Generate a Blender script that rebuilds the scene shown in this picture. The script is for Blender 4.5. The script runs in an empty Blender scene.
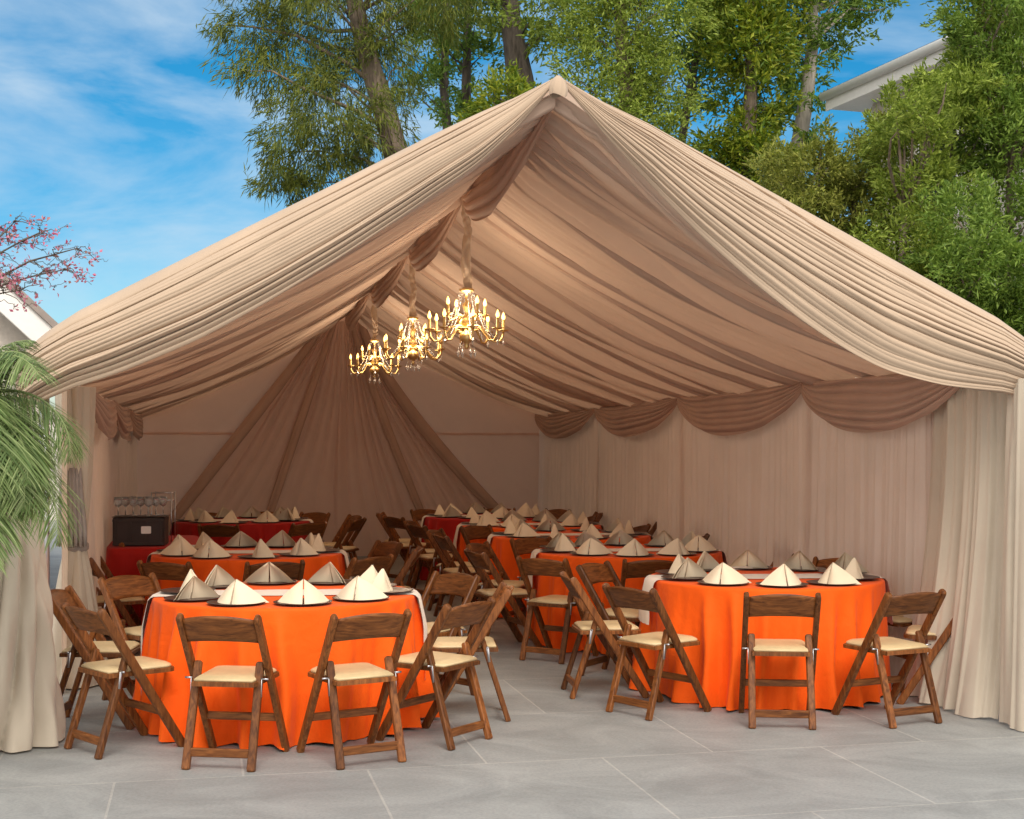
import bpy, math, random
import numpy as np
from mathutils import Vector, Matrix

random.seed(7)
rng = np.random.default_rng(11)
SC = bpy.context.scene
COL = SC.collection
PI = math.pi
F = 1400.0; CX = 512.0; YH = 442.0; H = 1.68

def P(px, py, d):
    """point seen at that place in the photo, d metres in front of the camera"""
    return np.array([(px - CX) / F * d, d, H - (py - YH) / F * d])

# ------------------------------------------------------------------ helpers
def link(o, parent=None):
    COL.objects.link(o)
    if parent is not None:
        o.parent = parent
    return o

def mesh_obj(name, V, Fc, mat, parent=None, smooth=True, mats=None, mi=None):
    me = bpy.data.meshes.new(name)
    V = np.asarray(V, dtype=np.float32).reshape(-1, 3)
    if isinstance(Fc, np.ndarray):
        nf, k = Fc.shape
        me.vertices.add(len(V)); me.vertices.foreach_set('co', V.ravel())
        me.loops.add(nf * k); me.loops.foreach_set('vertex_index', Fc.astype(np.int32).ravel())
        me.polygons.add(nf)
        me.polygons.foreach_set('loop_start', np.arange(0, nf * k, k, dtype=np.int32))
        me.polygons.foreach_set('loop_total', np.full(nf, k, dtype=np.int32))
        me.update(calc_edges=True); me.validate()
    else:
        me.from_pydata([tuple(map(float, v)) for v in V], [], Fc)
        me.update()
    me.polygons.foreach_set('use_smooth', np.full(len(me.polygons), smooth))
    if mats:
        for m in mats: me.materials.append(m)
        if mi is not None: me.polygons.foreach_set('material_index', np.asarray(mi, dtype=np.int32))
    else:
        me.materials.append(mat)
    o = bpy.data.objects.new(name, me)
    return link(o, parent)

def tag(o, label=None, cat=None, group=None, kind=None):
    if label: o['label'] = label
    if cat: o['category'] = cat
    if group: o['group'] = group
    if kind: o['kind'] = kind
    return o

def thing(name, label, cat, loc=(0, 0, 0), rz=0, group=None):
    o = bpy.data.objects.new(name, None)
    o.empty_display_size = .1
    COL.objects.link(o)
    o.location = loc; o.rotation_euler = (0, 0, rz)
    return tag(o, label, cat, group)

def dup(o, loc=None, rz=None, parent=None, label=None):
    c = o.copy(); COL.objects.link(c)
    if parent is not None: c.parent = parent
    if loc is not None: c.location = loc
    if rz is not None: c.rotation_euler = (0, 0, rz)
    if label: c['label'] = label
    for ch in list(o.children):
        dup(ch, parent=c)
    return c

class MB:
    def __init__(s): s.v = []; s.f = []
    def add(s, V, Fc):
        n = len(s.v); s.v += [tuple(map(float, p)) for p in V]
        s.f += [tuple(int(i) + n for i in f) for f in Fc]
    def beam(s, p0, p1, w, t, up=(1, 0, 0), ch=.005, round_end=False):
        """chamfered bar from p0 to p1, w along 'up', t across"""
        p0 = Vector(p0); p1 = Vector(p1); d = (p1 - p0); L = d.length; d.normalize()
        u = Vector(up); u = (u - d * u.dot(d)).normalized(); q = d.cross(u)
        def ring(c, sc):
            a = w / 2 * sc; b = t / 2 * sc; k = min(ch, a * .45, b * .45)
            pts = [(a - k, b), (a, b - k), (a, -b + k), (a - k, -b), (-a + k, -b), (-a, -b + k), (-a, b - k), (-a + k, b)]
            return [c + u * x + q * y for x, y in pts]
        e = ch
        if round_end:
            secs = [(0, .8), (e, 1), (L - t * .45, 1), (L - t * .2, .9), (L - .001, .62)]
        else:
            secs = [(0, .8), (e, 1), (L - e, 1), (L, .8)]
        V = []; Fc = []
        for x, sc in secs: V += ring(p0 + d * x, sc)
        for i in range(len(secs) - 1):
            for k in range(8):
                a = i * 8 + k; b = i * 8 + (k + 1) % 8
                Fc.append((a, a + 8, b + 8, b))
        Fc.append(tuple(range(8))); Fc.append(tuple(reversed(range((len(secs) - 1) * 8, len(secs) * 8))))
        s.add(V, Fc)
    def box(s, lo, hi):
        x0, y0, z0 = lo; x1, y1, z1 = hi
        s.beam(((x0 + x1) / 2, (y0 + y1) / 2, z0), ((x0 + x1) / 2, (y0 + y1) / 2, z1), x1 - x0, y1 - y0, up=(1, 0, 0), ch=.004)
    def tube(s, pts, radii, seg=8):
        pts = [Vector(p) for p in pts]; n = len(pts)
        if not hasattr(radii, '__len__'): radii = [radii] * n
        V = []; Fc = []
        pu = None
        for i, p in enumerate(pts):
            d = (pts[min(i + 1, n - 1)] - pts[max(i - 1, 0)])
            d = d.normalized() if d.length > 1e-9 else Vector((0, 0, 1))
            if pu is None:
                u = d.orthogonal().normalized()
            else:
                u = pu - d * pu.dot(d)
                u = u.normalized() if u.length > 1e-6 else d.orthogonal().normalized()
            pu = u; q = d.cross(u)
            for k in range(seg):
                a = 2 * PI * k / seg
                V.append(p + (u * math.cos(a) + q * math.sin(a)) * radii[i])
        for i in range(n - 1):
            for k in range(seg):
                a = i * seg + k; b = i * seg + (k + 1) % seg
                Fc.append((a, b, b + seg, a + seg))
        Fc.append(tuple(reversed(range(seg)))); Fc.append(tuple(range((n - 1) * seg, n * seg)))
        s.add(V, Fc)
    def lathe(s, prof, seg=24, c=(0, 0, 0)):
        V = []; Fc = []
        for r, z in prof:
            for k in range(seg):
                a = 2 * PI * k / seg
                V.append((c[0] + r * math.cos(a), c[1] + r * math.sin(a), c[2] + z))
        for i in range(len(prof) - 1):
            for k in range(seg):
                a = i * seg + k; b = i * seg + (k + 1) % seg
                Fc.append((a, b, b + seg, a + seg))
        s.add(V, Fc)
    def obj(s, name, mat, parent=None, smooth=False):
        return mesh_obj(name, s.v, s.f, mat, parent, smooth)

def grid_faces(nu, nv, closed_u=False):
    i = np.arange(nu if closed_u else nu - 1)[:, None]; j = np.arange(nv - 1)[None, :]
    i2 = (i + 1) % nu
    return np.stack([i * nv + j, i2 * nv + j, i2 * nv + j + 1, i * nv + j + 1], -1).reshape(-1, 4)

def hashn(n, seed=0):
    x = np.sin(n * 127.1 + seed * 311.7) * 43758.5453
    return x - np.floor(x)

def lerp(a, b, t): return a + (b - a) * t

def smoothstep(x):
    x = np.clip(x, 0, 1); return x * x * (3 - 2 * x)

def cusp(phi, seed=0, power=.75):
    """rounded folds with tight valleys between; every fold has its own height"""
    n = np.floor(phi)
    a = .45 + .55 * hashn(n, seed)
    return a * np.abs(np.sin(PI * phi)) ** power

def wobble(x, seed, k=4):
    r = np.random.default_rng(int(seed * 10))
    s = 0
    for i in range(k):
        s = s + np.sin(x * r.uniform(.6, 2.2) * (i + 1) + r.uniform(0, 6.28)) / (i + 1)
    return s

# ------------------------------------------------------------------ materials
def new_mat(name):
    m = bpy.data.materials.new(name); m.use_nodes = True
    nt = m.node_tree; b = nt.nodes['Principled BSDF']
    return m, nt, b

def N(nt, typ, **kw):
    n = nt.nodes.new(typ)
    for k, v in kw.items():
        setattr(n, k, v)
    return n

def noise_color(nt, b, c0, c1, scale=6, detail=4, stretch=None, coord='Object', rough=.6, lo=.35, hi=.65):
    tc = N(nt, 'ShaderNodeTexCoord'); mp = N(nt, 'ShaderNodeMapping')
    nt.links.new(tc.outputs[coord], mp.inputs[0])
    if stretch: mp.inputs['Scale'].default_value = stretch
    no = N(nt, 'ShaderNodeTexNoise'); no.inputs['Scale'].default_value = scale; no.inputs['Detail'].default_value = detail
    no.inputs['Roughness'].default_value = rough
    nt.links.new(mp.outputs[0], no.inputs['Vector'])
    cr = N(nt, 'ShaderNodeValToRGB')
    cr.color_ramp.elements[0].position = lo; cr.color_ramp.elements[1].position = hi
    cr.color_ramp.elements[0].color = (*c0, 1); cr.color_ramp.elements[1].color = (*c1, 1)
    nt.links.new(no.outputs['Fac'], cr.inputs[0]); nt.links.new(cr.outputs[0], b.inputs['Base Color'])
    return no, mp, cr

def fabric(name, c, var=.08, rough=.85, sheen=.25, weave=900, bump=.15, translucent=0.0, wrinkle=.0):
    m, nt, b = new_mat(name)
    c = np.array(c)
    noise_color(nt, b, tuple(c * (1 - var)), tuple(np.minimum(c * (1 + var), .95)), scale=2.5, detail=5)
    b.inputs['Roughness'].default_value = rough
    b.inputs['Sheen Weight'].default_value = sheen; b.inputs['Sheen Roughness'].default_value = .5
    b.inputs['Specular IOR Level'].default_value = .2
    tc = N(nt, 'ShaderNodeTexCoord'); n2 = N(nt, 'ShaderNodeTexNoise'); n2.inputs['Scale'].default_value = weave; n2.inputs['Detail'].default_value = 2
    nt.links.new(tc.outputs['Object'], n2.inputs['Vector'])
    n3 = N(nt, 'ShaderNodeTexNoise'); n3.inputs['Scale'].default_value = 9; n3.inputs['Detail'].default_value = 4; n3.inputs['Distortion'].default_value = .6
    nt.links.new(tc.outputs['Object'], n3.inputs['Vector'])
    bp = N(nt, 'ShaderNodeBump'); bp.inputs['Strength'].default_value = bump; bp.inputs['Distance'].default_value = .002
    nt.links.new(n2.outputs['Fac'], bp.inputs['Height'])
    bp2 = N(nt, 'ShaderNodeBump'); bp2.inputs['Strength'].default_value = .25 + wrinkle; bp2.inputs['Distance'].default_value = .012
    nt.links.new(n3.outputs['Fac'], bp2.inputs['Height']); nt.links.new(bp.outputs[0], bp2.inputs['Normal'])
    nt.links.new(bp2.outputs[0], b.inputs['Normal'])
    if translucent > 0:
        tr = N(nt, 'ShaderNodeBsdfTranslucent'); mx = N(nt, 'ShaderNodeMixShader'); mx.inputs[0].default_value = translucent
        tr.inputs['Color'].default_value = (*c, 1)
        out = nt.nodes['Material Output']
        nt.links.new(b.outputs[0], mx.inputs[1]); nt.links.new(tr.outputs[0], mx.inputs[2]); nt.links.new(mx.outputs[0], out.inputs[0])
    return m

def plain(name, c, rough=.5, metal=0, var=.1, scale=12, spec=.5, stretch=None, bump=0, coat=0):
    m, nt, b = new_mat(name); c = np.array(c)
    no, mp, cr = noise_color(nt, b, tuple(c * (1 - var)), tuple(np.minimum(c * (1 + var), .95)), scale=scale, stretch=stretch)
    b.inputs['Roughness'].default_value = rough; b.inputs['Metallic'].default_value = metal
    b.inputs['Specular IOR Level'].default_value = spec; b.inputs['Coat Weight'].default_value = coat
    if bump:
        bp = N(nt, 'ShaderNodeBump'); bp.inputs['Strength'].default_value = bump; bp.inputs['Distance'].default_value = .01
        nt.links.new(no.outputs['Fac'], bp.inputs['Height']); nt.links.new(bp.outputs[0], b.inputs['Normal'])
    return m

def wood_mat(name, c0, c1, sc=(16, 16, 2.2)):
    m, nt, b = new_mat(name)
    oi = N(nt, 'ShaderNodeObjectInfo')
    tc = N(nt, 'ShaderNodeTexCoord'); mp = N(nt, 'ShaderNodeMapping'); mp.inputs['Scale'].default_value = sc
    ad = N(nt, 'ShaderNodeVectorMath'); ad.operation = 'ADD'
    nt.links.new(tc.outputs['Object'], ad.inputs[0]); nt.links.new(oi.outputs['Random'], ad.inputs[1])
    nt.links.new(ad.outputs[0], mp.inputs[0])
    no = N(nt, 'ShaderNodeTexNoise'); no.inputs['Scale'].default_value = 4; no.inputs['Detail'].default_value = 7; no.inputs['Distortion'].default_value = .8
    nt.links.new(mp.outputs[0], no.inputs['Vector'])
    cr = N(nt, 'ShaderNodeValToRGB'); e = cr.color_ramp.elements
    e[0].position = .3; e[1].position = .72; e[0].color = (*c0, 1); e[1].color = (*c1, 1)
    nt.links.new(no.outputs['Fac'], cr.inputs[0])
    hs = N(nt, 'ShaderNodeHueSaturation')
    mr = N(nt, 'ShaderNodeMapRange'); mr.inputs['To Min'].default_value = .6; mr.inputs['To Max'].default_value = 1.35
    nt.links.new(oi.outputs['Random'], mr.inputs[0]); nt.links.new(mr.outputs[0], hs.inputs['Value'])
    nt.links.new(cr.outputs[0], hs.inputs['Color']); nt.links.new(hs.outputs[0], b.inputs['Base Color'])
    b.inputs['Roughness'].default_value = .45; b.inputs['Specular IOR Level'].default_value = .3
    bp = N(nt, 'ShaderNodeBump'); bp.inputs['Strength'].default_value = .15; bp.inputs['Distance'].default_value = .004
    nt.links.new(no.outputs['Fac'], bp.inputs['Height']); nt.links.new(bp.outputs[0], b.inputs['Normal'])
    return m

def leaf_mat(name, cols, trans=.35, rough=.5):
    m, nt, b = new_mat(name)
    g = N(nt, 'ShaderNodeNewGeometry'); cr = N(nt, 'ShaderNodeValToRGB')
    el = cr.color_ramp.elements
    for i, c in enumerate(cols):
        p = i / (len(cols) - 1)
        if i == 0: e = el[0]
        elif i == len(cols) - 1: e = el[-1]; e.position = 1
        else: e = el.new(p)
        e.color = (*c, 1)
    nt.links.new(g.outputs['Random Per Island'], cr.inputs[0])
    nt.links.new(cr.outputs[0], b.inputs['Base Color'])
    b.inputs['Roughness'].default_value = rough; b.inputs['Specular IOR Level'].default_value = .35
    tr = N(nt, 'ShaderNodeBsdfTranslucent'); nt.links.new(cr.outputs[0], tr.inputs['Color'])
    mx = N(nt, 'ShaderNodeMixShader'); mx.inputs[0].default_value = trans
    nt.links.new(b.outputs[0], mx.inputs[1]); nt.links.new(tr.outputs[0], mx.inputs[2])
    nt.links.new(mx.outputs[0], nt.nodes['Material Output'].inputs[0])
    return m

def glass_mat(name):
    m, nt, b = new_mat(name)
    b.inputs['Base Color'].default_value = (.95, .97, .97, 1); b.inputs['Roughness'].default_value = .04
    b.inputs['Transmission Weight'].default_value = .85; b.inputs['IOR'].default_value = 1.45
    return m

def emit_mat(name, c, s):
    m, nt, b = new_mat(name)
    b.inputs['Base Color'].default_value = (.9, .7, .4, 1)
    b.inputs['Emission Color'].default_value = (*c, 1); b.inputs['Emission Strength'].default_value = s
    return m

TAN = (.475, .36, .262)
M = dict(
    drape=fabric('tan_drape', TAN, .05, sheen=.15),
    ceil=fabric('ceiling_drape', (.67, .52, .41), .05, sheen=.1, translucent=.42),
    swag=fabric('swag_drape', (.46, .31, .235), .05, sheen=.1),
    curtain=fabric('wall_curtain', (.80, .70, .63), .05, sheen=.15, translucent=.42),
    liner=fabric('back_liner', (.86, .66, .55), .04, sheen=.05, translucent=.5, wrinkle=.5),
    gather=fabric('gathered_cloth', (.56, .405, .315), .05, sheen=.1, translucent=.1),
    fan=fabric('fan_drape', (.82, .65, .555), .05, sheen=.1, translucent=.5),
    cream=fabric('cream_curtain', (.60, .52, .415), .05, translucent=.15),
    vinyl=fabric('white_vinyl', (.84, .72, .62), .03, rough=.5, sheen=0, weave=40, translucent=.85, wrinkle=.7),
    orange=fabric('orange_cloth', (.88, .108, .003), .07, rough=.7, sheen=.05, wrinkle=.35),
    red=fabric('red_cloth', (.42, .014, .01), .06, rough=.7, sheen=.05),
    runner=fabric('runner_cloth', (.76, .64, .53), .04),
    napkin=fabric('napkin_cloth', (.80, .67, .485), .04, rough=.9, sheen=.1),
    wood=wood_mat('chair_wood', (.075, .022, .005), (.255, .090, .023)),
    woodx=wood_mat('slat_wood', (.075, .022, .005), (.255, .090, .023), (2.2, 16, 16)),
    pad=plain('cream_vinyl', (.60, .455, .25), .45, var=.05, scale=20),
    charger=plain('brown_charger', (.05, .022, .018), .3, var=.2),
    gold=plain('gilt_metal', (.78, .56, .24), .36, metal=1, var=.15),
    candle=plain('candle_sleeve', (.75, .55, .2), .5),
    flame=emit_mat('lit_bulb', (1, .47, .11), 3.6),
    glass=glass_mat('clear_glass'),
    metal=plain('grey_metal', (.5, .5, .52), .35, metal=1),
    dark=plain('dark_crate', (.03, .018, .016), .5),
    white=plain('white_paint', (.8, .8, .78), .45, var=.03),
    stucco=plain('pale_stucco', (.62, .58, .52), .9, var=.07, scale=25, bump=.4),
    greywall=plain('grey_paint', (.42, .44, .44), .8, var=.06, scale=3),
    roofing=plain('grey_shingle', (.14, .13, .125), .9, var=.3, scale=30, bump=.5),
    bark=plain('bark', (.20, .155, .115), .95, var=.45, scale=14, stretch=(1, 1, .2), bump=1),
    palebark=plain('pale_bark', (.36, .32, .27), .95, var=.3, scale=14, stretch=(1, 1, .2), bump=1),
    darkbark=plain('dark_bark', (.10, .08, .065), .95, var=.45, scale=14, stretch=(1, 1, .2), bump=1),
    tie=plain('grey_tie', (.30, .26, .235), .8),
    leaf_a=leaf_mat('feathery_leaf', [(0.064, 0.098, 0.014), (0.128, 0.173, 0.023), (0.234, 0.251, 0.033), (0.095, 0.136, 0.028)]),
    leaf_b=leaf_mat('bright_leaf', [(0.089, 0.166, 0.015), (0.196, 0.277, 0.019), (0.356, 0.388, 0.03), (0.125, 0.208, 0.025)]),
    leaf_c=leaf_mat('olive_leaf', [(0.136, 0.168, 0.024), (0.231, 0.262, 0.037), (0.407, 0.423, 0.088), (0.163, 0.194, 0.03)]),
    leaf_d=leaf_mat('deep_leaf', [(0.086, 0.159, 0.02), (0.155, 0.256, 0.032), (0.281, 0.401, 0.068), (0.109, 0.2, 0.023)]),
    leaf_e=leaf_mat('mid_leaf', [(0.134, 0.206, 0.022), (0.238, 0.321, 0.037), (0.403, 0.494, 0.089), (0.164, 0.239, 0.03)]),
    palm=leaf_mat('palm_leaf', [(0.097, 0.165, 0.048), (0.194, 0.281, 0.087), (0.349, 0.426, 0.184), (0.135, 0.213, 0.068)], .3),
    pink=leaf_mat('pink_bract', [(0.66, 0.141, 0.264), (0.704, 0.246, 0.37), (0.572, 0.264, 0.317), (0.44, 0.229, 0.176)], .3),
)

def ground_mat():
    m, nt, b = new_mat('stone_paving')
    tc = N(nt, 'ShaderNodeTexCoord'); mp = N(nt, 'ShaderNodeMapping')
    mp.inputs['Rotation'].default_value = (0, 0, math.radians(-12.5)); mp.inputs['Location'].default_value = (.42, .33, 0)
    nt.links.new(tc.outputs['Object'], mp.inputs[0])
    br = N(nt, 'ShaderNodeTexBrick'); br.offset = .5; br.squash = 1
    br.inputs['Scale'].default_value = 1; br.inputs['Brick Width'].default_value = 1.25; br.inputs['Row Height'].default_value = 1.25
    br.inputs['Mortar Size'].default_value = .007; br.inputs['Mortar Smooth'].default_value = .3
    br.inputs['Color1'].default_value = (.285, .293, .288, 1); br.inputs['Color2'].default_value = (.35, .36, .355, 1)
    br.inputs['Mortar'].default_value = (.43, .425, .405, 1)
    nt.links.new(mp.outputs[0], br.inputs['Vector'])
    no = N(nt, 'ShaderNodeTexNoise'); no.inputs['Scale'].default_value = 1.3; no.inputs['Detail'].default_value = 8; no.inputs['Roughness'].default_value = .65; no.inputs['Distortion'].default_value = 1.2
    mp2 = N(nt, 'ShaderNodeMapping'); mp2.inputs['Scale'].default_value = (1, 1.5, 1); mp2.inputs['Rotation'].default_value = (0, 0, .25)
    nt.links.new(tc.outputs['Object'], mp2.inputs[0]); nt.links.new(mp2.outputs[0], no.inputs['Vector'])
    cr = N(nt, 'ShaderNodeValToRGB'); cr.color_ramp.elements[0].position = .36; cr.color_ramp.elements[1].position = .66
    cr.color_ramp.elements[0].color = (.74, .745, .74, 1); cr.color_ramp.elements[1].color = (1.04, 1.04, 1.03, 1)
    nt.links.new(no.outputs['Fac'], cr.inputs[0])
    mx = N(nt, 'ShaderNodeMix'); mx.data_type = 'RGBA'; mx.blend_type = 'MULTIPLY'; mx.inputs[0].default_value = 1
    nt.links.new(br.outputs['Color'], mx.inputs[6]); nt.links.new(cr.outputs[0], mx.inputs[7])
    gr = N(nt, 'ShaderNodeTexNoise'); gr.inputs['Scale'].default_value = 55; gr.inputs['Detail'].default_value = 5; gr.inputs['Roughness'].default_value = .7
    nt.links.new(tc.outputs['Object'], gr.inputs['Vector'])
    gc = N(nt, 'ShaderNodeValToRGB'); gc.color_ramp.elements[0].position = .3; gc.color_ramp.elements[1].position = .6
    gc.color_ramp.elements[0].color = (.80, .80, .79, 1); gc.color_ramp.elements[1].color = (1.02, 1.02, 1.02, 1)
    nt.links.new(gr.outputs['Fac'], gc.inputs[0])
    mg = N(nt, 'ShaderNodeMix'); mg.data_type = 'RGBA'; mg.blend_type = 'MULTIPLY'; mg.inputs[0].default_value = 1
    nt.links.new(mx.outputs[2], mg.inputs[6]); nt.links.new(gc.outputs[0], mg.inputs[7])
    nt.links.new(mg.outputs[2], b.inputs['Base Color'])
    b.inputs['Roughness'].default_value = .62
    bp = N(nt, 'ShaderNodeBump'); bp.inputs['Strength'].default_value = .35; bp.inputs['Distance'].default_value = .006
    inv = N(nt, 'ShaderNodeMath'); inv.operation = 'SUBTRACT'
    nt.links.new(no.outputs['Fac'], inv.inputs[0]); nt.links.new(br.outputs['Fac'], inv.inputs[1])
    nt.links.new(inv.outputs[0], bp.inputs['Height']); nt.links.new(bp.outputs[0], b.inputs['Normal'])
    return m

# ------------------------------------------------------------------ ground
g = mesh_obj('ground', [(-400, -60, 0), (400, -60, 0), (400, 700, 0), (-400, 700, 0)], [(0, 1, 2, 3)], ground_mat(), smooth=False)
tag(g, 'pale grey stone paving under the tent and around it', 'paving', kind='structure')

# ------------------------------------------------------------------ tent frame geometry
Af = np.array([.257, 8.0, 3.75]); Ab = np.array([-2.43, 20.4, 3.62])
ELf = np.array([-2.66, 7.9, 2.28]); ELb = np.array([-5.28, 19.5, 2.12])
ERf = np.array([3.07, 8.3, 2.27]); ERb = np.array([.476, 21.5, 2.14])

tent = thing('frame_tent', 'large white frame tent lined with tan fabric, open at the front', 'tent', (.2, 8, 0))
def tent_part(name, V, Fc, mat, smooth=False):
    V = np.asarray(V, float) - np.array([.2, 8, 0])
    return mesh_obj(name, V, Fc, mat, tent, smooth)
def slab(name, pts, n, th, mat):
    pts = [np.asarray(p, float) for p in pts]; n = np.asarray(n, float) * th
    V = pts + [p + n for p in pts]; k = len(pts)
    Fc = [tuple(range(k)), tuple(reversed(range(k, 2 * k)))] + [(i, i + k, (i + 1) % k + k, (i + 1) % k) for i in range(k)]
    return tent_part(name, V, Fc, mat)
up = np.array([0, 0, 1.0])
ro = up * -.004
dfront = np.array([0, .07, 0])
slab('roof', [Af + ro + dfront, Ab + ro + [-.1, .4, 0], ERb + ro + [.12, .4, 0], ERf + ro + dfront + [.1, 0, -.04]], up, .02, M['vinyl'])
slab('roof', [Af + ro + dfront + [-.004, 0, .002], ELf + ro + dfront + [-.06, 0, -.06], ELb + ro + [-.12, .4, 0], Ab + ro + [-.104, .4, .002]], up, .02, M['vinyl'])
def flat(p, z=0.0): return np.array([p[0], p[1], z])
slab('side_wall', [flat(ERf) + [.06, .5, .01], ERf + [.06, .5, -.06], ERb + [.1, 0, -.02], flat(ERb) + [.1, 0, .01]], [1, .2, 0], .01, M['vinyl'])
slab('side_wall', [flat(ELf, .01) + [-.32, 1.4, 0], ELf + [-.32, 1.4, -.03], ELb + [-.04, 0, -.02], flat(ELb, .01) + [-.04, 0, 0]], [-1, -.2, 0], .01, M['vinyl'])
bk = np.array([0, .02, 0])
slab('back_wall', [flat(ELb, .01) + bk, flat(ERb, .01) + bk, ERb + bk, Ab + [0, .12, 0.02], ELb + bk], [0, 1, 0], .01, M['vinyl'])
nu, nv = 240, 70
uu = np.linspace(.002, .998, nu)[:, None]; vv = np.linspace(0, 1, nv)[None, :]
bx = ELb[0] + (ERb[0] - ELb[0]) * uu + 0 * vv; by = ELb[1] + (ERb[1] - ELb[1]) * uu
ktop = (Ab[0] - ELb[0]) / (ERb[0] - ELb[0])
ztop = np.where(uu < ktop, lerp(ELb[2], Ab[2], uu / ktop), lerp(Ab[2], ERb[2], (uu - ktop) / (1 - ktop))) - .03
bz = .015 + (ztop - .015) * vv
ang = np.arctan2(bx - Ab[0], 3.6 - bz); rd = np.hypot(bx - Ab[0], 3.6 - bz)
wr = .035 * cusp(ang * 6 + .3 * np.sin(rd * 2.2), 5, .9) * smoothstep(rd / 1.5) + .022 * np.sin(rd * 3.1 + 4 * ang) * np.sin(bx * 1.7) + .010 * np.sin(9 * bx + 5 * bz) * np.sin(4.3 * bz - 2 * bx)
tent_part('back_liner', np.stack([bx, by - .03 - wr, bz], -1).reshape(-1, 3), grid_faces(nu, nv), M['liner'], True)
# the seam strip of the back wall
mb = MB()
nb = np.array([-2.0, 5.756, 0]) ; 
for zz in (1.80,):
    a = lerp(ELb, ERb, .01); b_ = lerp(ELb, ERb, .99)
    mb.beam(tuple(flat(a, zz) - [.2, 8.085, 0]), tuple(flat(b_, zz) - [.2, 8.085, 0]), .035, .008, up=(0, 0, 1), ch=.002)
mb.obj('wall_seam', M['liner'], tent)
for p, zz in ((ELf + [-.02, .12, 0], 2.2), (ERf + [.04, .05, 0], 2.2), (lerp(ELf, ELb, .25) + [-.08, 0, 0], 2.15)):
    mb = MB(); q = p - [.2, 8, 0]
    mb.tube([(q[0], q[1], 0.0), (q[0], q[1], zz)], .03, 10)
    mb.lathe([(0, .004), (.09, .004), (.09, .012), (0, .012)], 12, (q[0], q[1], 0))
    mb.obj('post', M['metal'], tent, True)

# ------------------------------------------------------------------ gable drapes (swagged over the front rafters)
def drop_l(u): return np.interp(u, [0, .06, .15, .28, .42, .56, .69, .85, 1, 1.3], [.04, .17, .32, .40, .46, .495, .51, .48, .41, .36])
def drop_r(u): return np.interp(u, [0, .06, .124, .2, .295, .4, .51, .6, .68, .8, .9, 1, 1.3], [.04, .15, .27, .40, .52, .61, .67, .69, .68, .59, .48, .37, .30])
def smooth_fn(f):
    xs = np.linspace(0, 1.3, 261); ys = f(xs)
    for _ in range(40):
        ys[1:-1] = .25 * ys[:-2] + .5 * ys[1:-1] + .25 * ys[2:]
    return lambda u: np.interp(u, xs, ys)
DL = smooth_fn(drop_l); DR = smooth_fn(drop_r)

def gable(name, A, E, drop, side, seed, label):
    nu, nt_ = 140, 300
    u = np.linspace(-.005, 1.045, nu)[:, None]; t = np.linspace(0, 1.03, nt_)[None, :]
    T = A[None, None, :] + (E - A)[None, None, :] * u[..., None]
    T = np.broadcast_to(T, (nu, nt_, 3)).copy()
    # round the eave corner and carry the cloth back along the eave
    over = np.clip(u - .97, 0, 1)
    T[..., 1] += (over * 0 + 22 * over ** 2) 
    T[..., 2] -= 0.0
    T[..., 2] -= .45 * np.clip(u - .93, 0, 1) * (1 - .3 * t)
    dr = drop(np.clip(u, 0, 1.3)); W = np.clip(dr / .38, .06, 1)
    phi = 9.0 * t + 1.05 * np.sin(4.5 * t + seed) + .42 * np.sin(11 * t + 2 * seed) + .30 * np.sin(2.3 * u * (1 + t) + seed * 2) + .12 * np.sin(9 * u + 7 * t + seed)
    phi2 = 27 * t + 1.2 * np.sin(3.7 * u + 5 * t + seed) + .6 * np.sin(8 * u + seed)
    fold = cusp(phi, seed, .62) * .034 + cusp(phi2 * .75, seed + 3, .8) * .010 * (.3 + 1.2 * hashn(np.floor(phi), seed + 9)) - .034 * np.exp(-((phi - np.round(phi)) / .045) ** 2) * hashn(np.round(phi), seed + 4) ** 1.6
    fold = fold * W * (.75 + .35 * np.sin(3.1 * u + phi))
    tt = np.clip(t, 0, 1)
    bulge = .10 * np.sin(PI * np.clip(tt, 0, 1) ** .8) * W + .05 * tt
    ro_ = .05 * (1 - np.exp(-tt * 12))
    back = np.clip(t - 1, 0, 1) * 1.4
    Z = T[..., 2] + .045 * np.clip(W, .55, 1) - dr * tt ** 1.05 - .012 * np.sin(7 * u + 3 * tt) * tt + np.clip(t - 1, 0, 1) * .3
    Y = T[..., 1] + .05 - bulge - ro_ - fold + back
    V = np.stack([T[..., 0] + 0 * t, Y, Z], -1)
    o = mesh_obj(name, V.reshape(-1, 3), grid_faces(nu, nt_), M['drape'])
    return tag(o, label, 'drape', 'pleated drapes over the front gable')
gable('gable_drape', Af, ELf, DL, -1, 1.3, 'tan pleated drape sloping down left from the tent peak to the palm')
gable('gable_drape', Af + [.01, 0, 0], ERf, DR, 1, 4.1, 'tan pleated drape sloping down right from the tent peak, before the hedge')
# gathered knot at the peak
a = np.linspace(0, 2 * PI, 36, endpoint=False)[:, None]; t = np.linspace(0, 1, 20)[None, :]
rad = (.036 * np.sin(PI * np.clip(t * .80 + .0015, 0, 1)) ** .5 + .010 * t ** 2) * (1 + .16 * np.abs(np.sin(a * 4.5 + t * 2)))
V = np.stack([Af[0] + .005 + rad * 1.15 * np.cos(a), Af[1] - .075 + rad * .8 * np.sin(a), Af[2] + .004 - .115 * t + .010 * t * np.sin(2 * a) + 0 * a], -1)
tag(mesh_obj('gathered_knot', V.reshape(-1, 3), grid_faces(36, 20, True), M['drape']), 'bunched tan cloth knot at the very peak of the tent', 'knot')

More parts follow.
